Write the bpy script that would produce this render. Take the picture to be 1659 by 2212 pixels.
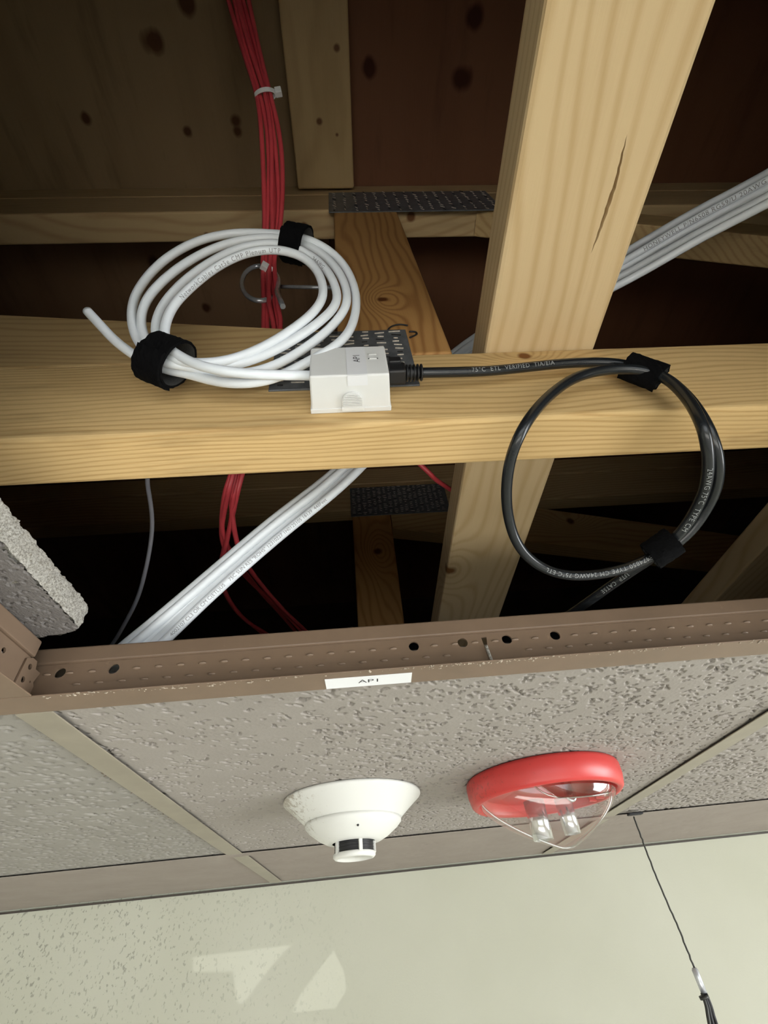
import bpy, bmesh, math, random
import numpy as np
from mathutils import Vector, Matrix

for o in list(bpy.data.objects):
    bpy.data.objects.remove(o, do_unlink=True)
scene = bpy.context.scene
COL = scene.collection
random.seed(7)
rng = np.random.default_rng(11)

# ------------------------------------------------------------------ camera
# metres; z = 0 is the underside of the suspended ceiling, y points to the far wall
W, H = 1659, 2212
FPX, PITCH, ROLL, YAW, CAMZ = 991.74, 0.765112, -0.117018, 0.088122, -0.13438
fwd = Vector((math.sin(YAW) * math.cos(PITCH), math.cos(YAW) * math.cos(PITCH), math.sin(PITCH)))
right0 = Vector((math.cos(YAW), -math.sin(YAW), 0))
up0 = right0.cross(fwd)
RGT = right0 * math.cos(ROLL) + up0 * math.sin(ROLL)
UPV = up0 * math.cos(ROLL) - right0 * math.sin(ROLL)
CAM = Vector((0, 0, CAMZ))
cd = bpy.data.cameras.new('camera')
cam = bpy.data.objects.new('camera', cd)
COL.objects.link(cam)
m = Matrix((RGT, UPV, -fwd)).transposed().to_4x4()
m.translation = CAM
cam.matrix_world = m
cd.sensor_fit = 'VERTICAL'
cd.sensor_height = 36.0
cd.lens = FPX / H * 36.0
cd.clip_start = 0.005
cd.clip_end = 100
scene.camera = cam

# ------------------------------------------------------------------ light and exposure
world = bpy.data.worlds.new('world')
scene.world = world
world.use_nodes = True
bg = world.node_tree.nodes['Background']
bg.inputs[0].default_value = (0.85, 0.93, 1.0, 1)
bg.inputs[1].default_value = 1.0

def area_light(name, loc, rot, sx, sy, power, col):
    d = bpy.data.lights.new(name, 'AREA')
    d.shape = 'RECTANGLE'
    d.size, d.size_y, d.energy, d.color = sx, sy, power, col
    o = bpy.data.objects.new(name, d)
    COL.objects.link(o)
    o.location = loc
    o.rotation_euler = rot
    return o

R90 = math.pi / 2
# daylight of the window in the right-hand wall and of the window behind the camera
area_light('window_daylight', (2.98, -0.45, -0.85), (0, R90, 0), 1.3, 2.4, 108, (0.97, 0.99, 1.0))
area_light('window_daylight', (0.0, -2.98, -1.1), (R90, 0, 0), 3.4, 1.5, 22, (0.97, 0.99, 1.0))

# sun through the rear window, falling on the floor
sl = bpy.data.lights.new('sun', 'SUN'); sl.energy = 23; sl.angle = 0.01; sl.color = (1.0, 0.985, 0.95)
so = bpy.data.objects.new('sun', sl); COL.objects.link(so)
so.rotation_euler = (math.radians(38), 0, math.radians(8))

# patches of sunlight thrown back onto the far wall by something bright in the room
def wall_patches():
    d = bpy.data.lights.new('reflected_sun', 'SPOT')
    d.energy = 95; d.spot_size = math.radians(40); d.spot_blend = 0.2; d.shadow_soft_size = 0.001; d.color = (1, 1, 1)
    o = bpy.data.objects.new('reflected_sun', d); COL.objects.link(o)
    loc = Vector((0.5, -2.0, -1.3)); tgt = Vector((-0.2, 1.3035, -0.16))
    o.location = loc
    q = (tgt - loc).to_track_quat('-Z', 'Y')
    o.rotation_euler = q.to_euler()
    R = q.to_matrix()
    polys = [[(-.3805, -.1016), (-.175, -.1003), (-.2282, -.1379), (-.3755, -.1267)], [(-.298, -.1243), (-.2146, -.1283), (-.2685, -.1801), (-.2822, -.1765)],
             [(-.094, -.1155), (-.0711, -.1479), (-.0673, -.1773), (-.0902, -.2002), (-.1743, -.1991), (-.1621, -.1755)]]
    d.use_nodes = True
    t = d.node_tree
    em = t.nodes['Emission']
    tc = t.nodes.new('ShaderNodeTexCoord')
    sp = t.nodes.new('ShaderNodeSeparateXYZ'); t.links.new(tc.outputs['Normal'], sp.inputs[0])
    def mth(op, a, b=None, c=None, clamp=False):
        n = t.nodes.new('ShaderNodeMath'); n.operation = op; n.use_clamp = clamp
        for i, v in enumerate((a, b, c)):
            if v is None: continue
            if isinstance(v, (int, float)): n.inputs[i].default_value = v
            else: t.links.new(v, n.inputs[i])
        return n.outputs[0]
    az = mth('ABSOLUTE', sp.outputs[2])
    u = mth('DIVIDE', sp.outputs[0], az); v = mth('DIVIDE', sp.outputs[1], az)
    total = None
    for P in polys:
        L = []
        for x, z in P:
            l = R.transposed() @ (Vector((x, 1.3035, z)) - loc)
            L.append((l.x / -l.z, l.y / -l.z))
        area = sum(a[0] * b[1] - b[0] * a[1] for a, b in zip(L, L[1:] + L[:1]))
        if area < 0: L = L[::-1]
        acc = None
        for a, b in zip(L, L[1:] + L[:1]):
            nx, ny = -(b[1] - a[1]), b[0] - a[0]
            ln = math.hypot(nx, ny); nx /= ln; ny /= ln
            e = mth('ADD', mth('MULTIPLY', u, nx), mth('MULTIPLY', v, ny))
            e = mth('SUBTRACT', e, nx * a[0] + ny * a[1])
            e = mth('MULTIPLY', e, 1300.0, clamp=True)
            acc = e if acc is None else mth('MULTIPLY', acc, e)
        total = acc if total is None else mth('MAXIMUM', total, acc)
    t.links.new(total, em.inputs['Strength'])
wall_patches()

vs = scene.view_settings
vs.view_transform = 'Standard'
vs.look = 'None'
vs.gamma = 1
vs.use_curve_mapping = False
vs.exposure = 0.22

# ------------------------------------------------------------------ helpers
def V(*a):
    return Vector(a)

def ray(px, py):
    return RGT * ((px - W / 2) / FPX) - UPV * ((py - H / 2) / FPX) + fwd

def at(px, py, Y=None, Z=None, X=None, plane=None):
    """point of the place seen at a photo pixel, at the measured depth Y, height Z or side X"""
    d = ray(px, py)
    if Y is not None:
        t = Y / d.y
    elif X is not None:
        t = X / d.x
    elif Z is not None:
        t = (Z - CAMZ) / d.z
    else:
        p0, n = plane
        t = (p0 - CAM).dot(n) / d.dot(n)
    return CAM + d * t

def link(name, me, mat=None, parent=None):
    o = bpy.data.objects.new(name, me)
    COL.objects.link(o)
    if mat is not None and len(me.materials) == 0:
        me.materials.append(mat)
    if parent is not None:
        o.parent = parent
    return o

def from_bm(name, bm, mat=None, parent=None, smooth=False):
    bmesh.ops.recalc_face_normals(bm, faces=bm.faces)
    me = bpy.data.meshes.new(name)
    bm.to_mesh(me)
    bm.free()
    if smooth:
        for p in me.polygons:
            p.use_smooth = True
    return link(name, me, mat, parent)

def tag(o, label=None, cat=None, group=None, kind=None):
    if label: o['label'] = label
    if cat: o['category'] = cat
    if group: o['group'] = group
    if kind: o['kind'] = kind
    return o

def empty(name, loc=(0, 0, 0), label=None, cat=None, group=None, kind=None):
    o = bpy.data.objects.new(name, None)
    o.empty_display_size = 0.02
    COL.objects.link(o)
    o.location = loc
    return tag(o, label, cat, group, kind)

def bm_box(bm, lo, hi, bev=0.0, seg=2, M=None):
    r = bmesh.ops.create_cube(bm, size=1)
    vs_ = r['verts']
    lo, hi = Vector(lo), Vector(hi)
    c, s = (lo + hi) / 2, hi - lo
    for v in vs_:
        v.co = Vector((v.co.x * s.x, v.co.y * s.y, v.co.z * s.z)) + c
    if bev > 0:
        es = list({e for v in vs_ for e in v.link_edges})
        r2 = bmesh.ops.bevel(bm, geom=es, offset=bev, segments=seg, profile=0.5, affect='EDGES')
        vs_ = list({v for f in r2['faces'] for v in f.verts} | {v for v in vs_ if v.is_valid})
    if M is not None:
        bmesh.ops.transform(bm, matrix=M, verts=vs_)

def box(name, lo, hi, mat, parent=None, bev=0.0, seg=2, smooth=False):
    bm = bmesh.new()
    bm_box(bm, lo, hi, bev, seg)
    return from_bm(name, bm, mat, parent, smooth)

def prism_y(name, pts, y0, y1, mat, parent=None, bev=0.0):
    """polygon given as (x, z) extruded from y0 to y1"""
    bm = bmesh.new()
    a = [bm.verts.new((x, y0, z)) for x, z in pts]
    b = [bm.verts.new((x, y1, z)) for x, z in pts]
    bm.faces.new(a)
    bm.faces.new(b[::-1])
    n = len(pts)
    for i in range(n):
        bm.faces.new((a[i], b[i], b[(i + 1) % n], a[(i + 1) % n]))
    if bev:
        bmesh.ops.bevel(bm, geom=list(bm.edges), offset=bev, segments=2, profile=0.5, affect='EDGES')
    return from_bm(name, bm, mat, parent)

def curve_plate(name, splines, thick, mat, parent, M):
    """flat plate with holes: closed 2D outlines, the first the rim, extruded by thick"""
    cu = bpy.data.curves.new(name, 'CURVE')
    cu.dimensions = '2D'
    cu.fill_mode = 'BOTH'
    cu.extrude = thick / 2
    for pts in splines:
        s = cu.splines.new('POLY')
        s.points.add(len(pts) - 1)
        for p, (x, y) in zip(s.points, pts):
            p.co = (x, y, 0, 1)
        s.use_cyclic_u = True
    tmp = bpy.data.objects.new('tmp', cu)
    COL.objects.link(tmp)
    dg = bpy.context.evaluated_depsgraph_get()
    dg.update()
    me = bpy.data.meshes.new_from_object(tmp.evaluated_get(dg))
    bpy.data.objects.remove(tmp, do_unlink=True)
    me.transform(M)
    me.materials.clear()
    me.name = name
    return link(name, me, mat, parent)

def circle(cx, cy, r, n=20, ry=None):
    ry = r if ry is None else ry
    return [(cx + r * math.cos(2 * math.pi * i / n), cy + ry * math.sin(2 * math.pi * i / n)) for i in range(n)]

def spline(pts, n_per=8, closed=False):
    """centripetal-like Catmull-Rom through points"""
    P = [Vector(p) for p in pts]
    out = []
    N = len(P)
    rngi = range(N if closed else N - 1)
    for i in rngi:
        if closed:
            p0, p1, p2, p3 = P[i - 1], P[i], P[(i + 1) % N], P[(i + 2) % N]
        else:
            p1, p2 = P[i], P[i + 1]
            p0 = P[i - 1] if i > 0 else p1 * 2 - p2
            p3 = P[i + 2] if i + 2 < N else p2 * 2 - p1
        for k in range(n_per):
            t = k / n_per
            t2, t3 = t * t, t * t * t
            out.append(0.5 * ((2 * p1) + (p2 - p0) * t + (2 * p0 - 5 * p1 + 4 * p2 - p3) * t2
                              + (3 * p1 - p0 - 3 * p2 + p3) * t3))
    if not closed:
        out.append(P[-1].copy())
    return out

def smooth_path(path, it=2):
    for _ in range(it):
        path = [path[0]] + [(path[i - 1] + path[i] * 2 + path[i + 1]) / 4 for i in range(1, len(path) - 1)] + [path[-1]]
    return path

def bm_tube(bm, path, rad, nseg=12, closed=False, caps=True, flat=1.0):
    n = len(path)
    T = []
    for i in range(n):
        a = path[i - 1] if (i > 0 or closed) else path[i]
        b = path[(i + 1) % n] if (i < n - 1 or closed) else path[i]
        T.append((b - a).normalized())
    ref = Vector((0.3, 0.2, 1)) if abs(T[0].z) < 0.9 else Vector((1, 0, 0))
    N = (ref - T[0] * ref.dot(T[0])).normalized()
    rings = []
    for i in range(n):
        N = (N - T[i] * N.dot(T[i])).normalized()
        B = T[i].cross(N)
        r = rad[i] if isinstance(rad, (list, tuple)) else rad
        rings.append([bm.verts.new(path[i] + N * (r * math.cos(2 * math.pi * k / nseg)) + B * (r * flat * math.sin(2 * math.pi * k / nseg)))
                      for k in range(nseg)])
    m = n if closed else n - 1
    for i in range(m):
        a, b = rings[i], rings[(i + 1) % n]
        for k in range(nseg):
            f = bm.faces.new((a[k], a[(k + 1) % nseg], b[(k + 1) % nseg], b[k]))
            f.smooth = True
    if caps and not closed:
        bm.faces.new(rings[0][::-1])
        bm.faces.new(rings[-1])

def tube(name, path, rad, mat, parent=None, nseg=12, closed=False, flat=1.0):
    bm = bmesh.new()
    bm_tube(bm, path, rad, nseg, closed, True, flat)
    return from_bm(name, bm, mat, parent)

def bm_lathe(bm, prof, nseg=48, c=(0, 0, 0), sx=1.0, sy=1.0, cap0=False, cap1=False, a0=0, a1=2 * math.pi):
    full = abs(a1 - a0 - 2 * math.pi) < 1e-6
    cnt = nseg if full else nseg + 1
    rings = []
    for r, z in prof:
        rings.append([bm.verts.new((c[0] + r * sx * math.cos(a0 + (a1 - a0) * k / nseg),
                                    c[1] + r * sy * math.sin(a0 + (a1 - a0) * k / nseg), c[2] + z)) for k in range(cnt)])
    for a, b in zip(rings, rings[1:]):
        for k in range(nseg):
            k2 = (k + 1) % cnt
            f = bm.faces.new((a[k], a[k2], b[k2], b[k]))
            f.smooth = True
    if cap0: bm.faces.new(rings[0])
    if cap1: bm.faces.new(rings[-1])
    return rings

def text_mesh(body, size, spacing=1.0):
    cu = bpy.data.curves.new('lettering', 'FONT')
    cu.body = body
    cu.size = size
    cu.space_character = spacing
    cu.resolution_u = 3
    cu.align_x = 'CENTER'
    cu.align_y = 'CENTER'
    tmp = bpy.data.objects.new('tmp', cu)
    COL.objects.link(tmp)
    dg = bpy.context.evaluated_depsgraph_get()
    dg.update()
    me = bpy.data.meshes.new_from_object(tmp.evaluated_get(dg))
    bpy.data.objects.remove(tmp, do_unlink=True)
    me.materials.clear()
    return me

def text_flat(name, body, size, M, mat, parent, spacing=1.0):
    me = text_mesh(body, size, spacing)
    me.transform(M)
    return link(name, me, mat, parent)

def text_on_cable(body, size, path, s_mid, rad, mat, parent, roll=0.0, flip=False, spacing=1.05, facing=None):
    """printed lettering wrapped on a cable jacket; s_mid is a path fraction"""
    me = text_mesh(body, size, spacing)
    bm = bmesh.new(); bm.from_mesh(me)
    for k in range(-5, 6):                      # cut the glyphs so that they can bend round the jacket
        g = bm.verts[:] + bm.edges[:] + bm.faces[:]
        bmesh.ops.bisect_plane(bm, geom=g, plane_co=(0, size * k * .08, 0), plane_no=(0, 1, 0))
    bm.to_mesh(me); bm.free()
    cum = [0.0]
    for a, b in zip(path, path[1:]):
        cum.append(cum[-1] + (b - a).length)
    L = cum[-1]
    s0 = s_mid * L
    import bisect
    face = facing if facing is not None else CAM
    for v in me.vertices:
        x, y = v.co.x, v.co.y
        if flip:
            x, y = -x, -y
        s = min(max(s0 + x, 1e-6), L - 1e-6)
        i = min(max(bisect.bisect_right(cum, s) - 1, 0), len(path) - 2)
        t = (s - cum[i]) / max(cum[i + 1] - cum[i], 1e-9)
        c = path[i].lerp(path[i + 1], t)
        ta = path[max(i - 1, 0)]
        tb = path[min(i + 2, len(path) - 1)]
        tan = (tb - ta).normalized()
        n = face - c
        n = (n - tan * n.dot(tan)).normalized()
        b = n.cross(tan)
        a = y / rad + roll
        v.co = c + (n * math.cos(a) + b * math.sin(a)) * (rad * 1.02)
    return link('printed_lettering', me, mat, parent)

# ------------------------------------------------------------------ materials
class NT:
    def __init__(self, name):
        self.m = bpy.data.materials.new(name)
        self.m.use_nodes = True
        self.t = self.m.node_tree
        self.b = self.t.nodes['Principled BSDF']
    def n(self, typ, **kw):
        nd = self.t.nodes.new(typ)
        for k, v in kw.items():
            if k in ('inp',):
                for a, b in v.items():
                    nd.inputs[a].default_value = b
            else:
                setattr(nd, k, v)
        return nd
    def l(self, a, b):
        self.t.links.new(a, b)
    def ramp(self, fac, stops, interp='LINEAR'):
        r = self.n('ShaderNodeValToRGB')
        r.color_ramp.interpolation = interp
        el = r.color_ramp.elements
        while len(el) < len(stops): el.new(0.5)
        for e, (p, c) in zip(el, stops):
            e.position = p
            e.color = (c[0], c[1], c[2], 1) if len(c) == 3 else c
        self.l(fac, r.inputs[0])
        return r.outputs[0]
    def mix(self, fac, a, b, typ='MIX'):
        x = self.n('ShaderNodeMix', data_type='RGBA', blend_type=typ)
        for s, v in ((0, fac), (6, a), (7, b)):
            if isinstance(v, (int, float)): x.inputs[s].default_value = v
            elif isinstance(v, tuple): x.inputs[s].default_value = (*v[:3], 1)
            else: self.l(v, x.inputs[s])
        return x.outputs[2]
    def math(self, op, a, b=None, clamp=False):
        x = self.n('ShaderNodeMath', operation=op, use_clamp=clamp)
        for s, v in ((0, a), (1, b)):
            if v is None: continue
            if isinstance(v, (int, float)): x.inputs[s].default_value = v
            else: self.l(v, x.inputs[s])
        return x.outputs[0]
    def coords(self, scale=(1, 1, 1), loc=(0, 0, 0), rot=(0, 0, 0)):
        tc = self.n('ShaderNodeTexCoord')
        mp = self.n('ShaderNodeMapping')
        mp.inputs['Scale'].default_value = scale
        mp.inputs['Location'].default_value = loc
        mp.inputs['Rotation'].default_value = rot
        self.l(tc.outputs['Object'], mp.inputs[0])
        return mp.outputs[0]
    def noise(self, vec, scale, detail=3, rough=0.5, dist=0.0):
        x = self.n('ShaderNodeTexNoise')
        x.inputs['Scale'].default_value = scale
        x.inputs['Detail'].default_value = detail
        x.inputs['Roughness'].default_value = rough
        x.inputs['Distortion'].default_value = dist
        self.l(vec, x.inputs['Vector'])
        return x.outputs[0]
    def bump(self, h, strength=0.3, dist=0.001):
        x = self.n('ShaderNodeBump')
        x.inputs['Strength'].default_value = strength
        x.inputs['Distance'].default_value = dist
        self.l(h, x.inputs['Height'])
        self.l(x.outputs[0], self.b.inputs['Normal'])
    def base(self, c):
        if isinstance(c, tuple): self.b.inputs['Base Color'].default_value = (*c[:3], 1)
        else: self.l(c, self.b.inputs['Base Color'])
    def set(self, **kw):
        for k, v in kw.items():
            self.b.inputs[k.replace('_', ' ')].default_value = v
        return self

def srgb(r, g, b):
    f = lambda c: ((c / 255 + 0.055) / 1.055) ** 2.4 if c / 255 > 0.04045 else c / 255 / 12.92
    return (f(r), f(g), f(b))

def plain(name, col, rough=0.5, metal=0.0, var=0.06, scale=60, bump=0.0, spec=None):
    t = NT(name)
    v = t.coords()
    nz = t.noise(v, scale, 4, 0.6)
    d = tuple(c * (1 - var) for c in col)
    l_ = tuple(min(1, c * (1 + var)) for c in col)
    t.base(t.ramp(nz, [(0.3, d), (0.7, l_)]))
    t.set(Roughness=rough, Metallic=metal)
    if spec is not None: t.b.inputs['Specular IOR Level'].default_value = spec
    if bump: t.bump(t.noise(v, scale * 6, 3), bump, 0.0005)
    return t.m

def wood(name, axis, light, dark, ring=0.005, seed=0.0, streak=0.5, stain=0.0, knots=None, rough=0.62, contrast=0.55, pith=0.06, bend=True):
    """sawn softwood, grain along the axis 'x', 'y' or 'z'"""
    t = NT(name)
    tc = t.n('ShaderNodeTexCoord')
    sp = t.n('ShaderNodeSeparateXYZ')
    t.l(tc.outputs['Object'], sp.inputs[0])
    order = {'x': (0, 1, 2), 'y': (1, 2, 0), 'z': (2, 0, 1)}[axis]
    cb = t.n('ShaderNodeCombineXYZ')
    for i, k in enumerate(order):
        t.l(sp.outputs[k], cb.inputs[i])
    vec = cb.outputs[0]
    def mapped(s, l=(0, 0, 0)):
        mp = t.n('ShaderNodeMapping')
        mp.inputs['Scale'].default_value = s
        mp.inputs['Location'].default_value = l
        t.l(vec, mp.inputs[0])
        return mp.outputs[0]
    # growth rings round a pith that wanders along the board
    warp = t.noise(mapped((2.2, 7, 7), (seed, seed * 1.7, 3)), 1.0, 2, 0.4)
    warp2 = t.noise(mapped((9, 45, 45), (seed, 1, 3)), 1.0, 2, 0.5)
    pv = mapped((0.0, 1, 1), (0, pith + seed * 0.003, pith * 0.8 - 0.01 * seed))
    ln = t.n('ShaderNodeVectorMath', operation='LENGTH')
    t.l(pv, ln.inputs[0])
    d = t.math('ADD', ln.outputs['Value'], t.math('MULTIPLY', warp, 0.075))
    d = t.math('ADD', d, t.math('MULTIPLY', warp2, 0.004))
    if knots and bend:
        for (ka, kb, kc, kr) in knots:
            kv = t.n('ShaderNodeVectorMath', operation='SUBTRACT')
            t.l(vec, kv.inputs[0])
            kv.inputs[1].default_value = (ka, kb, kc)
            ks = t.n('ShaderNodeVectorMath', operation='MULTIPLY')
            t.l(kv.outputs[0], ks.inputs[0])
            ks.inputs[1].default_value = (0.6, 1, 1)
            kl = t.n('ShaderNodeVectorMath', operation='LENGTH')
            t.l(ks.outputs[0], kl.inputs[0])
            g = t.math('POWER', 2.718, t.math('MULTIPLY', t.math('POWER', t.math('DIVIDE', kl.outputs['Value'], kr * 2.6), 2.0), -1.0))
            d = t.math('ADD', d, t.math('MULTIPLY', g, ring * 5))
    ph = t.math('MULTIPLY', d, 2 * math.pi / ring)
    sn = t.math('SINE', ph)
    rr = t.math('MULTIPLY_ADD', sn, 0.5) if False else t.math('ADD', t.math('MULTIPLY', sn, 0.5), 0.5)
    rr = t.math('POWER', rr, 2.6)
    fine = t.noise(mapped((10, 900, 900), (seed, 0, 0)), 1.0, 3, 0.7)
    broad = t.noise(mapped((3, 24, 24), (seed * 2, 5, 1)), 1.0, 3, 0.6)
    fac = t.math('ADD', t.math('MULTIPLY', rr, contrast), t.math('MULTIPLY', t.math('SUBTRACT', fine, 0.5), streak))
    fac = t.math('ADD', fac, t.math('MULTIPLY', t.math('SUBTRACT', broad, 0.5), 0.55), clamp=True)
    col = t.mix(fac, light, dark)
    if stain > 0:
        st = t.noise(mapped((5, 30, 30), (9, seed, 2)), 1.0, 4, 0.65)
        st = t.ramp(st, [(0.55, (0, 0, 0)), (0.75, (1, 1, 1))])
        col = t.mix(t.math('MULTIPLY', st, stain), col, tuple(c * 0.35 for c in dark))
    if knots:
        for (ka, kb, kc, kr) in knots:
            kv = t.n('ShaderNodeVectorMath', operation='SUBTRACT')
            t.l(vec, kv.inputs[0])
            kv.inputs[1].default_value = (ka, kb, kc)
            kl = t.n('ShaderNodeVectorMath', operation='LENGTH')
            t.l(kv.outputs[0], kl.inputs[0])
            kd = t.math('ADD', kl.outputs['Value'], t.math('MULTIPLY', t.math('SUBTRACT', warp2, 0.5), kr * 1.2))
            g = t.math('SUBTRACT', 1.0, t.math('DIVIDE', kd, kr), clamp=True)
            g = t.math('MULTIPLY', g, 2.2, clamp=True)
            col = t.mix(g, col, tuple(c * k for c, k in zip(dark, (0.42, 0.28, 0.2))))
    t.base(col)
    t.set(Roughness=rough)
    t.b.inputs['Specular IOR Level'].default_value = 0.25
    t.bump(t.math('ADD', t.math('MULTIPLY', fine, 1.0), t.math('MULTIPLY', rr, -0.4)), 0.25, 0.0006)
    return t.m

M = {}
PL, PD = (0.67, 0.465, 0.215), (0.42, 0.235, 0.08)
M['chord'] = wood('pine_chord', 'x', (0.68, 0.475, 0.22), (0.43, 0.25, 0.085), 0.0036, 1.3, 0.8, 0.5, [(0.137, 0.17, 0.188, 0.006)])
M['brace'] = wood('pine_brace', 'y', (0.68, 0.515, 0.295), (0.50, 0.325, 0.145), 0.0080, 4.1, 0.4, 0.0, [(0.455, 0.197, 0.112, 0.011)], contrast=0.5, pith=0.11)
M['web'] = wood('pine_web', 'x', (0.56, 0.39, 0.185), (0.36, 0.215, 0.08), 0.006, 2.2, 0.6, 0.35)
M['post'] = wood('fir_post', 'z', (0.50, 0.27, 0.095), (0.28, 0.12, 0.035), 0.0055, 3.6, 0.4, 0.0, [(0.305, 0.037, 0.17, 0.007)], contrast=0.7)
M['chord_top'] = wood('pine_top_chord', 'x', (0.52, 0.37, 0.19), (0.36, 0.22, 0.095), 0.006, 5.7, 0.4, 0.2, bend=False, knots=[(-0.05, 0.19, 0.63, 0.007), (0.105, 0.18, 0.63, 0.008), (-0.19, 0.2, 0.63, 0.005)])
M['diag'] = wood('pine_diagonal', 'x', (0.50, 0.34, 0.16), (0.33, 0.19, 0.075), 0.006, 8.7, 0.4, 0.2, [(0.5, 0.78, 0.555, 0.012)])
M['post_far'] = wood('fir_post_far', 'z', (0.50, 0.27, 0.095), (0.28, 0.12, 0.035), 0.0055, 6.6, 0.4, 0.0, [(0.5, 0.045, 0.78, 0.012)], contrast=0.6)
M['joist'] = wood('pine_joist', 'y', (0.42, 0.29, 0.135), (0.29, 0.18, 0.075), 0.007, 2.9, 0.4, 0.2, bend=False, contrast=0.35, knots=[(0.01, 0.737, 0.01, 0.006), (0.085, 0.737, -0.02, 0.006), (0.10, 0.737, 0.005, 0.004)])

def sheathing(name, light, dark, knots):
    return wood(name, 'y', light, dark, 0.05, 7.1, 0.35, 0.35, knots, 0.8, 0.22, 0.06, False)
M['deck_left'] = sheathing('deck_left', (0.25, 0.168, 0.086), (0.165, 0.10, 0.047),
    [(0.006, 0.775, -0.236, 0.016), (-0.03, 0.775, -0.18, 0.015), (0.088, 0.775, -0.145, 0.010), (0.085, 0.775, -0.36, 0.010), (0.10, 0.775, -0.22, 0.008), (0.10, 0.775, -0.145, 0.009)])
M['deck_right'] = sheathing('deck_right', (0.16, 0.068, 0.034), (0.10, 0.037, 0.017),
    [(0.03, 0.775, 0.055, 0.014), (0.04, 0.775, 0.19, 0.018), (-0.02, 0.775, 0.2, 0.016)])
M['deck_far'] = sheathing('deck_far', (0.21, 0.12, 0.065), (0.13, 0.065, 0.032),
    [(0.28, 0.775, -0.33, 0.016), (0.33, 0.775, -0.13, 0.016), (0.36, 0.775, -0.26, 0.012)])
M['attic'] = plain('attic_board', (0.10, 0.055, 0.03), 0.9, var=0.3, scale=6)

t = NT('galvanized_plate'); v = t.coords()
t.base(t.ramp(t.noise(v, 90, 5, 0.7), [(0.3, (0.085, 0.092, 0.10)), (0.7, (0.17, 0.18, 0.19))]))
t.set(Metallic=0.25, Roughness=0.45); t.bump(t.noise(v, 300), 0.2, 0.0005); M['galv'] = t.m
M['slot'] = plain('plate_slot', (0.55, 0.50, 0.42), 0.4, 0.2, 0.4, 400)
M['slot_dark'] = plain('slot_dark', (0.015, 0.013, 0.012), 0.8)
M['chrome'] = plain('zinc_steel', (0.60, 0.62, 0.66), 0.25, 0.65, 0.1, 200)

def brown_metal(name, c, rough=0.42):
    t = NT(name); v = t.coords()
    a = t.noise(v, 22, 4, 0.6)
    col = t.ramp(a, [(0.3, tuple(x * 0.9 for x in c)), (0.7, tuple(x * 1.08 for x in c))])
    sc = t.ramp(t.noise(t.coords((1, 6, 0.6)), 130, 5, 0.75), [(0.66, (0, 0, 0)), (0.74, (1, 1, 1))])
    col = t.mix(t.math('MULTIPLY', sc, 0.35), col, tuple(min(1, x * 1.9) for x in c))
    t.base(col); t.set(Roughness=rough); t.b.inputs['Specular IOR Level'].default_value = 0.4
    return t.m
M['tee'] = brown_metal('brown_painted_steel', (0.178, 0.122, 0.082))
M['tee_highlight'] = brown_metal('highlight_painted_steel', (0.222, 0.158, 0.11), 0.32)  # lighter brown paints in the light that the raised dimples catch
M['tee_far'] = brown_metal('tan_painted_steel', (0.27, 0.24, 0.185))
M['angle_shadow'] = brown_metal('shadow_gap_steel', (0.06, 0.05, 0.042))  # wall angle steel, darkened to paint in the shadow gap along the wall

def tile_mat(name, a, b, bump=0.5, pits=0.0):
    t = NT(name); v = t.coords()
    n1 = t.noise(v, 14, 4, 0.6)
    col = t.ramp(n1, [(0.3, a), (0.7, b)])
    if pits:
        p = t.noise(t.coords((1, 1.6, 1)), 210, 3, 0.55, 0.6)
        pm = t.ramp(p, [(0.64, (0, 0, 0)), (0.70, (1, 1, 1))])
        h = t.math('SUBTRACT', t.math('MULTIPLY', t.noise(v, 900, 4, 0.7), 0.25), t.math('MULTIPLY', pm, pits))
        t.base(col); t.bump(h, bump, 0.002)
    else:
        t.base(col); t.bump(t.noise(v, 800, 4, 0.75), bump, 0.0008)
    t.set(Roughness=0.95); t.b.inputs['Specular IOR Level'].default_value = 0.1
    return t.m
M['tile'] = tile_mat('tile_paint', (0.285, 0.26, 0.232), (0.315, 0.29, 0.26), 0.3)
M['tile_side'] = tile_mat('tile_paint_side', (0.265, 0.25, 0.222), (0.295, 0.28, 0.25), 0.3)
M['tile_border'] = tile_mat('tile_paint_border', (0.27, 0.235, 0.205), (0.30, 0.265, 0.23), 0.3)
M['tile_loose'] = tile_mat('tile_paint_loose', (0.15, 0.138, 0.13), (0.19, 0.176, 0.165), 0.8)
t = NT('mineral_fibre'); v = t.coords()
t.base(t.ramp(t.noise(v, 700, 5, 0.75), [(0.38, (0.40, 0.36, 0.29)), (0.56, (0.93, 0.90, 0.82))]))
t.set(Roughness=1.0); t.bump(t.noise(v, 620, 5, 0.8), 1.0, 0.004); M['fibre'] = t.m

t = NT('wall_paint'); v = t.coords()
col = t.ramp(t.noise(v, 3, 3), [(0.3, (0.445, 0.445, 0.355)), (0.7, (0.49, 0.49, 0.405))])
sp = t.ramp(t.noise(t.coords((1, 1, 0.72)), 190, 2, 0.5, 0.3), [(0.595, (0, 0, 0)), (0.665, (1, 1, 1))])
sx = t.n('ShaderNodeSeparateXYZ'); tc = t.n('ShaderNodeTexCoord'); t.l(tc.outputs['Object'], sx.inputs[0])
mk = t.n('ShaderNodeMapRange'); mk.inputs[1].default_value = -0.72; mk.inputs[2].default_value = 0.02
mk.inputs[3].default_value = 1.0; mk.inputs[4].default_value = 0.0; t.l(sx.outputs[0], mk.inputs[0])
cl = t.ramp(t.noise(v, 9, 3), [(0.3, (0.35, 0.35, 0.35)), (0.6, (1, 1, 1))])
fac = t.math('MULTIPLY', t.math('MULTIPLY', sp, mk.outputs[0]), cl)
t.base(t.mix(t.math('MULTIPLY', fac, 0.85), col, (0.20, 0.195, 0.16)))
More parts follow.
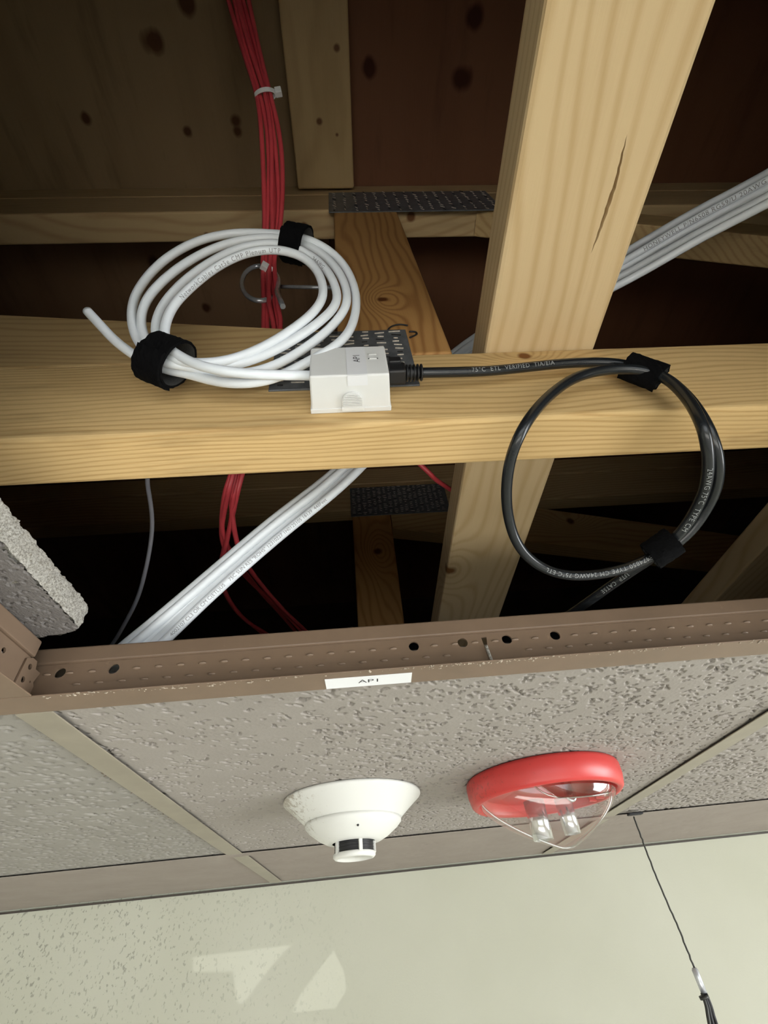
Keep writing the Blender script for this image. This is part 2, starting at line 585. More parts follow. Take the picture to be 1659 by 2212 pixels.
t.set(Roughness=0.85); t.bump(t.noise(v, 260, 4, 0.7), 0.25, 0.001); M['wall'] = t.m
M['wall_room'] = plain('room_paint', (0.70, 0.69, 0.60), 0.85)
M['floor'] = plain('floor_vinyl', (0.64, 0.63, 0.60), 0.6, scale=3)
M['frame'] = plain('window_frame_white', (0.8, 0.8, 0.78), 0.5)

M['white_jacket'] = plain('white_pvc', (0.76, 0.80, 0.84), 0.38, var=0.03)
M['white_jacket2'] = plain('white_pvc_bundle', (0.78, 0.82, 0.86), 0.42, var=0.05, scale=30)
M['grey_jacket'] = plain('grey_pvc', (0.36, 0.36, 0.40), 0.5)
M['red_jacket'] = plain('red_pvc', (0.56, 0.06, 0.072), 0.42, var=0.12, scale=40)
M['black_jacket'] = plain('black_pvc', (0.012, 0.014, 0.016), 0.26, var=0.1)
M['black_plastic'] = plain('black_boot', (0.012, 0.012, 0.013), 0.4)
M['velcro'] = plain('black_hook_fabric', (0.0035, 0.0035, 0.004), 1.0, var=0.4, scale=900, bump=1.0)
for _m in ('velcro',):
    M[_m].node_tree.nodes['Principled BSDF'].inputs['Specular IOR Level'].default_value = 0.1
M['velcro_in'] = plain('hook_fabric_inside', (0.06, 0.06, 0.06), 0.95, var=0.3, scale=900, bump=1.0)
M['tie'] = plain('white_nylon', (0.80, 0.80, 0.78), 0.4)
M['box'] = plain('white_abs', (0.72, 0.725, 0.71), 0.42, var=0.015)
M['label'] = plain('label_tape', (0.80, 0.81, 0.83), 0.3, var=0.01)
M['label_clear'] = plain('label_tape_grey', (0.78, 0.79, 0.81), 0.2, var=0.01)
M['ink'] = plain('black_ink', (0.012, 0.012, 0.014), 0.6)
M['ink_soft'] = plain('grey_ink', (0.22, 0.22, 0.23), 0.6)
M['ink_white'] = plain('pale_ink', (0.26, 0.27, 0.27), 0.5)
t = NT('detector_white'); v = t.coords()
dn = t.noise(v, 190, 5, 0.75)
sx = t.n('ShaderNodeSeparateXYZ'); tc = t.n('ShaderNodeTexCoord'); t.l(tc.outputs['Object'], sx.inputs[0])
mk = t.n('ShaderNodeMapRange'); mk.inputs[1].default_value = -0.080; mk.inputs[2].default_value = -0.020
mk.inputs[3].default_value = 0.24; mk.inputs[4].default_value = -0.05; t.l(sx.outputs[0], mk.inputs[0])
du = t.ramp(t.math('ADD', dn, mk.outputs[0]), [(0.62, (0, 0, 0)), (0.74, (1, 1, 1))])
t.base(t.mix(t.math('MULTIPLY', du, 0.8), (0.66, 0.66, 0.625), (0.28, 0.235, 0.175)))
t.set(Roughness=0.4); M['detector'] = t.m
M['mesh'] = plain('dark_screen', (0.012, 0.012, 0.014), 0.5)
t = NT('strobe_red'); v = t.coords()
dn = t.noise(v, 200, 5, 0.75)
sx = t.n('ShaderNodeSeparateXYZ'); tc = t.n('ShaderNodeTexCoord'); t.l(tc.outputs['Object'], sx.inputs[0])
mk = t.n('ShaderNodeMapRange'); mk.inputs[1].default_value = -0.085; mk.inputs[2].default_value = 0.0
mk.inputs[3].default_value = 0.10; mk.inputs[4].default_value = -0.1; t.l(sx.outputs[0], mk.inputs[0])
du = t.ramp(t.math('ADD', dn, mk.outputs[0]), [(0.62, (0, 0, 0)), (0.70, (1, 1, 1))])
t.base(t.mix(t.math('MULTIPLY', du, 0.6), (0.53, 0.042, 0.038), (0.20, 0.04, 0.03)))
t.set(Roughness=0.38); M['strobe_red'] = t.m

def clear_plastic(name, tint, gloss=0.12):
    t = NT(name)
    nt = t.t
    nt.nodes.remove(t.b)
    out = nt.nodes['Material Output']
    tr = t.n('ShaderNodeBsdfTransparent'); tr.inputs[0].default_value = (*tint, 1)
    gl = t.n('ShaderNodeBsdfGlossy'); gl.inputs['Roughness'].default_value = 0.08
    lw = t.n('ShaderNodeLayerWeight'); lw.inputs[0].default_value = 0.5
    fz = t.math('ADD', t.math('MULTIPLY', t.math('POWER', lw.outputs['Facing'], 4.0), 0.6), 0.09)
    mx = t.n('ShaderNodeMixShader')
    fac = t.math('ADD', fz, gloss * 0.25, clamp=True)
    t.l(fac, mx.inputs[0]); t.l(tr.outputs[0], mx.inputs[1]); t.l(gl.outputs[0], mx.inputs[2])
    t.l(mx.outputs[0], out.inputs[0])
    return t.m
M['clear'] = clear_plastic('clear_polycarbonate', (0.94, 0.94, 0.93))
M['clear_edge'] = clear_plastic('clear_edge', (0.85, 0.85, 0.80), 1.2)
M['reflector'] = plain('bright_reflector', (0.78, 0.79, 0.80), 0.18, 0.9, 0.05)
M['wire'] = plain('dark_wire', (0.05, 0.05, 0.045), 0.5, 0.5)
M['dust'] = plain('pale_dust', (0.38, 0.32, 0.25), 1.0, var=0.3, scale=300)
M['dirt'] = plain('brown_dust', (0.20, 0.16, 0.12), 1.0, var=0.3, scale=300)
t = NT('black_film'); v = t.coords()
t.base(t.ramp(t.noise(v, 20, 4), [(0.3, (0.025, 0.027, 0.026)), (0.7, (0.07, 0.075, 0.072))]))
t.set(Roughness=0.35); t.bump(t.noise(t.coords((1, 3, 1)), 40, 4, 0.6), 0.6, 0.01); M['film'] = t.m

# ------------------------------------------------------------------ measures of the place
YT = 0.2996            # web of the tee at the far side of the open bay
XL, XR = -0.2192, 0.3904   # cross tees
PIT = 0.6096
YW = 1.3035            # far wall
YB, TH = 0.170, 0.038  # near face and thickness of the near truss
ZB, DP = 0.108, 0.089  # underside and depth of its bottom chord
ZD = 0.778             # roof boards
ZT = 0.630             # underside of top chord
X0, X1, Y0, FL = -2.66, 2.83, -2.75, -2.6

# ------------------------------------------------------------------ the setting
def struct(o):
    o['kind'] = 'structure'
    return o

struct(box('floor', (X0 - .1, Y0 - .1, FL - .05), (X1 + .1, YW + .1, FL), M['floor']))
struct(box('wall_far', (X0 - .1, YW, FL), (X1 + .1, YW + 0.1, 0.03), M['wall']))
struct(box('wall_left', (X0 - .1, Y0, FL), (X0, YW, 0.03), M['wall_room']))

def wall_with_window(name, axis, pos, a0, a1, w0, w1, z0, z1):
    bm = bmesh.new()
    def bb(u0, u1, za, zb):
        if axis == 'x': bm_box(bm, (pos, u0, za), (pos + 0.1, u1, zb))
        else: bm_box(bm, (u0, pos - 0.1, za), (u1, pos, zb))
    bb(a0, w0, FL, 0.03); bb(w1, a1, FL, 0.03); bb(w0, w1, FL, z0); bb(w0, w1, z1, 0.03)
    struct(from_bm(name, bm, M['wall_room']))
def window_frame(name, axis, pos, w0, w1, z0, z1):
    bm = bmesh.new()
    def bb(u0, u1, za, zb):
        if axis == 'x': bm_box(bm, (pos + .02, u0, za), (pos + 0.07, u1, zb))
        else: bm_box(bm, (u0, pos - 0.07, za), (u1, pos - .02, zb))
    s = 0.04
    bb(w0, w1, z0, z0 + s); bb(w0, w1, z1 - s, z1); bb(w0, w0 + s, z0 + s, z1 - s); bb(w1 - s, w1, z0 + s, z1 - s)
    struct(from_bm(name, bm, M['frame']))
wall_with_window('wall_right', 'x', X1, Y0, YW, -1.65, 0.75, -1.5, -0.2)
window_frame('window_1', 'x', X1, -1.65, 0.75, -1.5, -0.2)
wall_with_window('wall_back', 'y', Y0, X0, X1, -1.7, 1.7, -1.85, -0.35)
window_frame('window_2', 'y', Y0, -1.7, 1.7, -1.85, -0.35)

# attic shell
for nm, lo, hi in (('wall_attic_left', (X0 - .1, Y0, .03), (X0, 2.6, ZD + .02)), ('wall_attic_right', (X1, Y0, .03), (X1 + .1, 2.6, ZD + .02)),
                   ('wall_attic_back', (X0, Y0 - .1, .03), (X1, Y0, ZD + .02)), ('wall_attic_far', (X0, 2.6, -.1), (X1, 2.7, ZD + .02))):
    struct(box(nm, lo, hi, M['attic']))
struct(box('wall_attic_floor', (X0, YW + .1, -.1), (X1, 2.6, -.02), M['attic']))

deck = struct(empty('roof_deck', (0, 0, ZD)))
def dpanel(lo, hi, mat):
    o = box('sheathing_panel', lo, hi, mat, None, 0.002)
    o.parent = deck
    o.matrix_parent_inverse = Matrix.Translation((0, 0, -ZD))
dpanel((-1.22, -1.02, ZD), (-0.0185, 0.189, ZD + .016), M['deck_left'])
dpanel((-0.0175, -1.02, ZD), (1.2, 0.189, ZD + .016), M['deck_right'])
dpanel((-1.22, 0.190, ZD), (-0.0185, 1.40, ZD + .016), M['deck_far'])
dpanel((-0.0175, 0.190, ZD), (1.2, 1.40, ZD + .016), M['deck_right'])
dpanel((-1.22, 1.401, ZD), (1.2, 2.6, ZD + .016), M['attic'])
dpanel((1.201, Y0, ZD), (X1, 2.6, ZD + .016), M['attic'])
dpanel((X0, Y0, ZD), (-1.221, 2.6, ZD + .016), M['attic'])
dpanel((-1.22, Y0, ZD), (1.2, -1.021, ZD + .016), M['attic'])

struct(box('roof_light_block', (X0 - .1, Y0 - .1, ZD + .02), (X1 + .1, 2.7, ZD + .04), M['attic']))  # unseen cover added above the deck to stop light leaking through its seams

# ------------------------------------------------------------------ ceiling tiles
ceil = struct(empty('ceiling'))

def pit_grid(x0, x1, y0, y1, step, npits, wr, lr, dr, ang=None, seed=1, mask=None):
    """heights of a fissured mineral-fibre face (positive = into the tile)"""
    g = np.random.default_rng(seed)
    nx, ny = int((x1 - x0) / step) + 1, int((y1 - y0) / step) + 1
    Hh = np.zeros((ny, nx))
    for _ in range(npits):
        cx, cy = g.uniform(x0, x1), g.uniform(y0, y1)
        if mask and g.random() > mask(cx, cy): continue
        k = g.random() ** 2
        w = wr[0] + (wr[1] - wr[0]) * k
        l_ = lr[0] + (lr[1] - lr[0]) * g.random() ** 2
        d = dr[0] + (dr[1] - dr[0]) * g.random()
        a = g.normal(0.5, 0.75) if ang is None else g.normal(ang, 0.6)
        R = max(w, l_) * 1.6
        i0, i1 = max(int((cx - R - x0) / step), 0), min(int((cx + R - x0) / step) + 2, nx)
        j0, j1 = max(int((cy - R - y0) / step), 0), min(int((cy + R - y0) / step) + 2, ny)
        if i1 <= i0 or j1 <= j0: continue
        X, Y = np.meshgrid(x0 + np.arange(i0, i1) * step - cx, y0 + np.arange(j0, j1) * step - cy)
        u = X * math.cos(a) + Y * math.sin(a)
        v_ = -X * math.sin(a) + Y * math.cos(a)
        v_ = v_ + 0.35 * w * np.sin(u / l_ * g.uniform(2, 5) + g.uniform(0, 6))
        q = (u / l_) ** 2 + (v_ / w) ** 2
        f = np.clip((1.2 - q) * 2.6, 0, 1) * d
        Hh[j0:j1, i0:i1] = np.maximum(Hh[j0:j1, i0:i1], f)
    Hh += g.normal(0, 0.00007, Hh.shape)
    return Hh

def pitted_tile(name, x0, x1, y0, y1, z, th, Hh, mat, parent):
    ny, nx = Hh.shape
    xs, ys = np.linspace(x0, x1, nx), np.linspace(y0, y1, ny)
    X, Y = np.meshgrid(xs, ys)
    co = np.stack([X, Y, z + Hh], -1).reshape(-1, 3)
    edge = np.array([[x0, y0, z + th], [x1, y0, z + th], [x1, y1, z + th], [x0, y1, z + th]])
    n0 = len(co)
    co = np.concatenate([co, edge])
    i = np.arange(nx * ny).reshape(ny, nx)
    quads = np.stack([i[:-1, :-1], i[1:, :-1], i[1:, 1:], i[:-1, 1:]], -1).reshape(-1, 4)
    polys = [np.array([n0, n0 + 1, n0 + 2, n0 + 3])]
    polys.append(np.concatenate([i[0, :], [n0 + 1, n0]]))
    polys.append(np.concatenate([i[:, -1], [n0 + 2, n0 + 1]]))
    polys.append(np.concatenate([i[-1, ::-1], [n0 + 3, n0 + 2]]))
    polys.append(np.concatenate([i[::-1, 0], [n0, n0 + 3]]))
    loops = np.concatenate([quads.ravel()] + polys)
    tot = np.concatenate([np.full(len(quads), 4), [len(p) for p in polys]])
    start = np.concatenate([[0], np.cumsum(tot)[:-1]])
    me = bpy.data.meshes.new(name)
    me.vertices.add(len(co)); me.vertices.foreach_set('co', co.ravel())
    me.loops.add(len(loops)); me.loops.foreach_set('vertex_index', loops.astype(np.int32))
    me.polygons.add(len(tot)); me.polygons.foreach_set('loop_start', start.astype(np.int32))
    me.update(calc_edges=True)
    me.validate()
    return link(name, me, mat, parent)

G = 0.002
ZTL = 0.0030
def tile(x0, x1, y0, y1, step, n, mat, seed, wr=(.0008, .0022), lr=(.0012, .0042), dr=(.0008, .0022), mask=None):
    Hh = pit_grid(x0 + G, x1 - G, y0 + G, y1 - G, step, n, wr, lr, dr, seed=seed, mask=mask)
    return pitted_tile('ceiling_tile', x0 + G, x1 - G, y0 + G, y1 - G, ZTL, .016, Hh, mat, ceil)
tile(XL, XR, YT, YT + PIT, 0.0010, 6400, M['tile'], 3, (.0007, .0020), (.0012, .0044), (.0030, .0065), mask=lambda x, y: 1.0 if x > -0.05 else 0.45)
tile(XL - PIT, XL, YT, YT + PIT, 0.0018, 3600, M['tile_side'], 4, (.0012, .0022), (.0018, .0040), (.0025, .0050))
tile(XR, XR + PIT, YT, YT + PIT, 0.0016, 5600, M['tile'], 5, (.0011, .0022), (.002, .005), (.003, .006))
for k in range(-1, 2):
    tile(XL + PIT * k, XL + PIT * (k + 1), YT + PIT, YW - 0.002, 0.004, 300, M['tile_border'], 20 + k, (.002, .003), (.002, .004), (.0004, .0009))
# tiles of the rest of the ceiling, beside and behind the camera
gx = sorted({XL + PIT * k for k in range(-4, 6)})
gy = [YT + PIT * k for k in range(-5, 2)] + [YW - .002]
plain_tiles = {}
for i in range(len(gx) - 1):
    for j in range(len(gy) - 1):
        xa, xb, ya, yb = max(gx[i], X0), min(gx[i + 1], X1), max(gy[j], Y0), gy[j + 1]
        if abs(xa - XL) < 0.01 and abs(yb - YT) < 0.01: continue       # the open bay
        if ya > YT - 0.01 and XL - PIT - 0.01 < xa < XR + 0.01: continue   # built in detail above
        key = (round(xb - xa, 3), round(yb - ya, 3))
        if key not in plain_tiles:
            o = box('ceiling_tile', (G / 2, G / 2, 0), (xb - xa - G / 2, yb - ya - G / 2, .016), M['tile'], ceil)
            plain_tiles[key] = o.data
        else:
            o = link('ceiling_tile', plain_tiles[key], None, ceil)
        o.location = (xa, ya, ZTL)

# ------------------------------------------------------------------ ceiling grid tees
FW, WT, TT = 0.012, 0.0007, 0.038
def tee_profile_parts(root, axis, c, a0, a1, mat, holes=(), extra=(), flange_mat=None):
    """inverted tee along x or y: flange, web with punched holes, bulb with a seam"""
    def bx(n, p0, p1, z0, z1, bev=0.0, mt=None):
        if axis == 'x': return box(n, (a0, c + p0, z0), (a1, c + p1, z1), mt or mat, root, bev)
        return box(n, (c + p0, a0, z0), (c + p1, a1, z1), mt or mat, root, bev)
    bx('flange', -FW, FW, 0.0, 0.0010, 0.0004, flange_mat)
    bx('bulb', -0.0032, 0.0032, TT - 0.0115, TT, 0.0011)
    outl = [(a0, .001), (a1, .001), (a1, TT - .0115), (a0, TT - .0115)]
    sp_ = [outl] + [circle(hx, hz, r) for hx, hz, r in holes] + list(extra)
    if axis == 'x':
        Mx = Matrix(((1, 0, 0, 0), (0, 0, -1, c), (0, 1, 0, 0), (0, 0, 0, 1)))
    else:
        Mx = Matrix(((0, 0, 1, c), (1, 0, 0, 0), (0, 1, 0, 0), (0, 0, 0, 1)))
    return curve_plate('web', sp_, WT * 2, mat, root, Mx)

tee = empty('grid_tee', (0, 0, 0), 'brown metal ceiling tee with punched holes spanning the open bay', 'ceiling tee')
tee.location = (0, YT, 0)
def rel(o, root):
    # meshes are modelled in place: undo the offset of the Empty; sub-parts of such parts need none
    if o.parent == root:
        o.matrix_parent_inverse = Matrix.Translation(root.location).inverted()
holes = [(-.2038, .0205, .0036), (-.1688, .0205, .0036), (.0363, .0205, .0036), (.0713, .0205, .0036), (.1034, .0205, .0036), (.139, .0208, .0036)]
slot = [(.0853, .0235), (.0893, .0235), (.0883, .0165), (.0867, .0125), (.0860, .0165)]
tee_profile_parts(tee, 'x', YT, XL - PIT - .3, XR + PIT + .3, M['tee'], holes, [slot])
# two rows of stitched dimples
dm = bmesh.new()
bm_lathe(dm, [(.0027, 0), (.0022, .0008), (.0006, .0013)], 10, sx=1.0, sy=0.34, cap1=True)
dme = bpy.data.meshes.new('stitch')
bmesh.ops.rotate(dm, verts=dm.verts, matrix=Matrix.Rotation(R90, 3, 'X'))
dm.to_mesh(dme); dm.free(); dme.materials.append(M['tee_highlight'])
for row, (z, off) in enumerate(((.0198, .0), (.0115, .0075))):
    x = -0.212 + off
    while x < 0.42:
        if min(abs(x - h[0]) for h in holes) > .0055 and abs(x - .0873) > .004:
            s = link('stitch', dme, None, tee); s.location = (x, YT - WT, z)
            s.parent = tee
            s.location = (x, -WT, z)
        x += 0.0146
for ch in tee.children:
    if not ch.name.startswith('stitch'): rel(ch, tee)
# crumbly white putty hanging out of the slot
pb = bmesh.new(); bm_tube(pb, spline([V(.0873, YT - .0012, .0165), V(.0877, YT - .0018, .010), V(.0884, YT - .0022, .0045), V(.0890, YT - .0024, .002)], 5), .0011, 8)
o = from_bm('putty_strand', pb, M['fibre'], tee); rel(o, tee)

def crumbs(name, root, n, fn, mat, s0, s1, seed):
    g = random.Random(seed)
    bm = bmesh.new()
    for _ in range(n):
        p = Vector(fn(g))
        s = s0 + (s1 - s0) * g.random() ** 2
        for q in range(g.randint(1, 3)):
            r = bmesh.ops.create_icosphere(bm, subdivisions=1, radius=s * g.uniform(.5, 1))
            ofs = Vector((g.uniform(-1, 1), g.uniform(-1, 1), g.uniform(-.3, .3))) * s
            for v in r['verts']:
                v.co = Vector((v.co.x * g.uniform(.6, 1.5), v.co.y * g.uniform(.6, 1.5), v.co.z * 0.5)) + p + ofs
    o = from_bm(name, bm, mat, root)
    rel(o, root)
    o['kind'] = 'stuff'
    return o
def f1(g):
    x = g.choice([g.uniform(-.2, .42), g.gauss(-.12, .05), g.gauss(.09, .03), g.gauss(.25, .06)])
    return (x, YT - FW + abs(g.gauss(0, .0022)), -.0001)
crumbs('dust_crumbs', tee, 260, f1, M['dust'], .0003, .0011, 5)

# printed name label on the tee's flange
lb = box('name_label', (-.026, YT - .0043, -.0004), (.0322, YT + .0105, -.0001), M['label'], tee); rel(lb, tee)
lb['label'] = 'white printed label strip reading AP1'
Mt = Matrix(((1, 0, 0, .0035), (0, -1, 0, YT + .0028), (0, 0, -1, -.00046), (0, 0, 0, 1)))
o = text_flat('lettering', 'AP1', .0068, Mt, M['ink'], lb)
# text rows face downwards: x to the right, top of the letters towards the camera
o.scale = (1.35, 1, 1)
o.location.x = -.0035 * .35

def simple_tee(axis, c, a0, a1, mat, label, holes=(), flange_mat=None):
    r = empty('grid_tee', (c, a0, 0) if axis == 'y' else (a0, c, 0), label, 'ceiling tee')
    tee_profile_parts(r, axis, c, a0, a1, mat, holes, (), flange_mat)
    for ch in r.children: rel(ch, r)
    return r
te = YT - WT - .0005
lt = simple_tee('y', XL, -.31, YT - FW - 0.0006, M['tee'], 'brown cross tee with end clip beside the loose tile', [(.262, .019, .0018)])
# end clip with two holes, lapping the main tee
clip_out = [(.2815, .0065), (.2985, .0065), (.2985, .0120), (.2965, .0140), (.2992, .0215), (.2935, .0215), (.2915, .0262), (.2865, .0262), (.2815, .0235)]
Mx = Matrix(((0, 0, 1, XL + .0016), (1, 0, 0, 0), (0, 1, 0, 0), (0, 0, 0, 1)))
o = curve_plate('end_clip', [clip_out, circle(.2875, .0205, .0019, 14), circle(.2865, .0115, .0019, 14), circle(.2935, .0130, .0008, 8)], .0012, M['tee'], lt, Mx); rel(o, lt)
for k in range(14):
    for row, (z, off) in enumerate(((.0198, .0), (.0115, .0075))):
        s = link('stitch', dme, None, lt)
        s.rotation_euler = (0, 0, R90)
        s.location = (WT, .56 - .0146 * k + off - .02, z)
lt2 = simple_tee('y', XL, YT + FW + .0006, YT + PIT - FW - .0006, M['tee_far'], 'tan cross tee left of the smoke detector with dusty edge')
def f2(g):
    return (XL - FW - abs(g.gauss(0, .004)) + .003, g.uniform(YT + .02, YT + .55), -.0001 + .0025)
crumbs('dust_fringe', lt2, 700, f2, M['dirt'], .0003, .0010, 9)
simple_tee('y', XR, YT + FW + .0006, YT + PIT - FW - .0006, M['tee_far'], 'tan cross tee right of the red strobe')
simple_tee('y', XR, -.31, YT - FW - 0.0006, M['tee'], 'brown cross tee at the right side of the open bay')
simple_tee('x', YT + PIT, XL - PIT - .3, XR + PIT + .3, M['tile_border'], 'long narrow ceiling tee one tile before the far wall')
simple_tee('y', XL + .004, YT + PIT + FW + .0006, YW - .02, M['tee_far'], 'short tan cross tee meeting the far wall left')
simple_tee('y', XR, YT + PIT + FW + .0006, YW - .02, M['tee_far'], 'short tan cross tee meeting the far wall right')
simple_tee('x', YT - PIT, XL - PIT - .3, XR + PIT + .3, M['tee'], 'brown ceiling tee at the near side of the open bay')
struct(box('trim_1', (X0, YW - .0035, -.0032), (X1, YW - .0002, -.0002), M['angle_shadow']))

# ------------------------------------------------------------------ loose ceiling tile lying on the grid
def loose_tile():
    root = empty('ceiling_tile', (-.45, 0, .0395), 'loose grey ceiling tile with rough pale broken edge resting on the grid', 'ceiling tile')
    z0, z1 = .0393, .0560
    xe, ye = -.1855, .2795
    g = random.Random(3)
    out = []
    step = .0012
    y = -.33
    while y < ye - .009:
        out.append([xe, y, 1, 0]); y += step
    for k in range(7):                               # rounded corner
        a = k / 7 * R90
        out.append([xe - .009 + .009 * math.cos(a), ye - .009 + .009 * math.sin(a), math.cos(a), math.sin(a)])
    x = xe - .009
    while x > -.79:
        out.append([x, ye + (xe - x) * .16 * (1 if x > -.3 else 0) + (0.0183 if x <= -.3 else 0), 0, 1]); x -= step * (1 if x > -.3 else 8)
    out += [[-.79, -.33, -1, -1]]
    from mathutils import noise
    bm = bmesh.new()
    L = 15
    rings = []
    for k in range(L):
        f = k / (L - 1)
        z = z0 + (z1 - z0) * f
        ring = []
        for (x, y, nx, ny) in out:
            n1 = noise.noise(Vector((x * 900, y * 900, z * 900))) * .0007 + noise.noise(Vector((x * 300, y * 300, z * 200))) * .0010
            n2 = g.gauss(0, .00022)
            bul = -.0012 * (abs(f - .5) * 2) ** 4
            d = n1 + n2 + bul
            if ny > .9: d += noise.noise(Vector((x * 160, 3, 2))) * .0030 * (1 - f)
            zz = z + noise.noise(Vector((x * 150, y * 150, 8))) * (.0012 if k in (0, L - 1) else .0004)
            ring.append(bm.verts.new((x + nx * d, y + ny * d, zz)))
        rings.append(ring)
    n = len(out)
    for a, b in zip(rings, rings[1:]):
        for i in range(n - 1):
            bm.faces.new((a[i], a[i + 1], b[i + 1], b[i]))
        bm.faces.new((a[n - 1], a[0], b[0], b[n - 1]))
    bm.faces.new(rings[-1])
    core = from_bm('fibre_core', bm, M['fibre'], root); rel(core, root)
    # painted face with its pits, just under the core, with a nibbled rim
    x0f, x1f, y0f, y1f, st = -.40, xe + .004, 0.0, ye + .02, .0009
    Hh = pit_grid(x0f, x1f, y0f, y1f, st, 2200, (.0008, .0020), (.001, .0030), (.0006, .0020), seed=31)
    ny_, nx_ = Hh.shape
    bm = bmesh.new()
    rimx = {}
    vs_ = {}
    def inside(x, y):
        e = xe - .0012 + noise.noise(Vector((1, y * 260, 5))) * .0016 + noise.noise(Vector((1, y * 900, 5))) * .0006
        if y < .205 and y > .19: e -= .0016
        lim = ye + (xe - x) * .16 - .0014 + noise.noise(Vector((x * 260, 9, 5))) * .0022
        cx, cy = xe - .009, ye - .009
        if x > cx and y > cy and math.hypot(x - cx, y - cy) > .0082: return False
        return x < e and y < lim
    def vv(j, i):
        if (j, i) not in vs_:
            vs_[(j, i)] = bm.verts.new((x0f + i * st, y0f + j * st, z0 - .0005 + Hh[j, i]))
        return vs_[(j, i)]
    ins = [[inside(x0f + i * st, y0f + j * st) for i in range(nx_)] for j in range(ny_)]
    for j in range(ny_ - 1):
        for i in range(nx_ - 1):
            if ins[j][i] and ins[j + 1][i] and ins[j][i + 1] and ins[j + 1][i + 1]:
                bm.faces.new((vv(j, i), vv(j + 1, i), vv(j + 1, i + 1), vv(j, i + 1)))
    o = from_bm('painted_face', bm, M['tile_loose'], root); rel(o, root)
    # bottom of core where the paint is gone
    bm = bmesh.new()
    bm.faces.new([bm.verts.new((p[0] - .0006 * p[2], p[1] - .0006 * p[3], z0 + .0012)) for p in out])
    o = from_bm('bare_fibre_face', bm, M['fibre'], root); rel(o, root)
loose_tile()

# ------------------------------------------------------------------ trusses
def truss(dy, label, near):
    r = empty('roof_truss', (0, YB + dy, ZB), label, 'truss', 'wooden roof trusses')
    y0, y1 = YB + dy, YB + dy + TH
    def p(o): rel(o, r); return o
    p(box('bottom_chord', (-2.4, y0, ZB), (2.4, y1, ZB + DP), M['chord'], r, .003, 3))
    p(box('top_chord', (-2.4, y0, ZT), (2.4, y1, ZT + DP), M['chord_top'], r, .003, 3))
    p(box('top_nailer', (-2.4, y0, ZT + DP + .001), (2.4, y1, ZD - .001), M['chord_top'], r, .003, 3))
    p(box('post', (-.006, y0, ZB + DP + .0005), (.083, y1, ZT - .0005), M['post'] if near else M['post_far'], r, .0025, 3))
    if near:
        # flat diagonal web meeting the chord left of the post
        def zt(x): return .2484 + (-x - .034) * .18
        pts = [(-.0065, ZB + DP + .0004), (-.0065, .2435), (-.9, zt(-.9)), (-.9, zt(-.9) - .092), (-.42, ZB + DP + .0004)]
        p(prism_y('web', pts, y0 + .0005, y1 - .0005, M['web'], r, .0022))
        p(prism_y('web', [(.2, .628), (.34, .628), (1.3, .2), (1.16, .2)], y0 + .001, y1 - .001, M['web'], r, .002))
        plates = [(-.0545, .0505, .150, .238), (-.0128, .236, .612, .727)]
    else:
        p(prism_y('web', [(.0845, .600), (.0845, .565), (.376, .503), (.872, .391), (1.6, .23), (1.6, .315), (.924, .465), (.4435, .601), (.34, .6285), (.0845, .6285)], y0 + .001, y1 - .001, M['diag'], r, .002))
        plates = [(-.009, .226, .607, .705)]
    for (xa, xb, za, zb) in plates:
        pl = p(box('connector_plate', (xa, y0 - .0013, za), (xb, y0 + .0002, zb), M['galv'], r, .0004, 1))
        smes = []
        for mt in ('slot', 'slot_dark'):
            sb = bmesh.new()
            bm_box(sb, (-.0034, -.0009, -.00036), (.0034, 0, .00036), .0002, 1)
            sme = bpy.data.meshes.new('tooth_slot'); sb.to_mesh(sme); sb.free(); sme.materials.append(M[mt]); smes.append(sme)
        small = zb - za < .1
        stepx = .0125 if small else .0155
        pz = .0058 if small else .0125
        nx = int((xb - xa - .012) / stepx)
        nz = int((zb - za - .010) / pz)
        for i in range(nx + 1):
            for j in range(nz + 1):
                s = link('tooth_slot', smes[1 if (i * 7 + j * 3) % 5 == 0 else 0], None, pl)
                s.location = (xa + .008 + i * stepx + random.uniform(-.0008, .0008), y0 - .0013,
                              za + .006 + j * pz + (i % 2) * pz * .4 + random.uniform(-.0006, .0006))
                s.rotation_euler = (0, random.uniform(-.2, .2) + (0 if small else 1.1), 0)
                s.scale = (random.uniform(.5, 1.4), 1, random.uniform(.6, 1.6))
    return r
ta = truss(0.0, 'near wooden truss carrying the white junction box', True)
tb = truss(0.61, 'wooden truss standing in the dark behind the near one', False)
# pencil and tar scribble on the post beside the plate
for pts in ([(838, 712), (846, 705), (862, 701), (881, 703)], [(884, 716), (897, 717), (900, 722), (885, 729)]):
    path = spline([at(a, b, Y=YB - .0012) for a, b in pts], 6)
    o = tube('black_scribble', path, .0007, M['ink'], ta, 6); rel(o, ta)

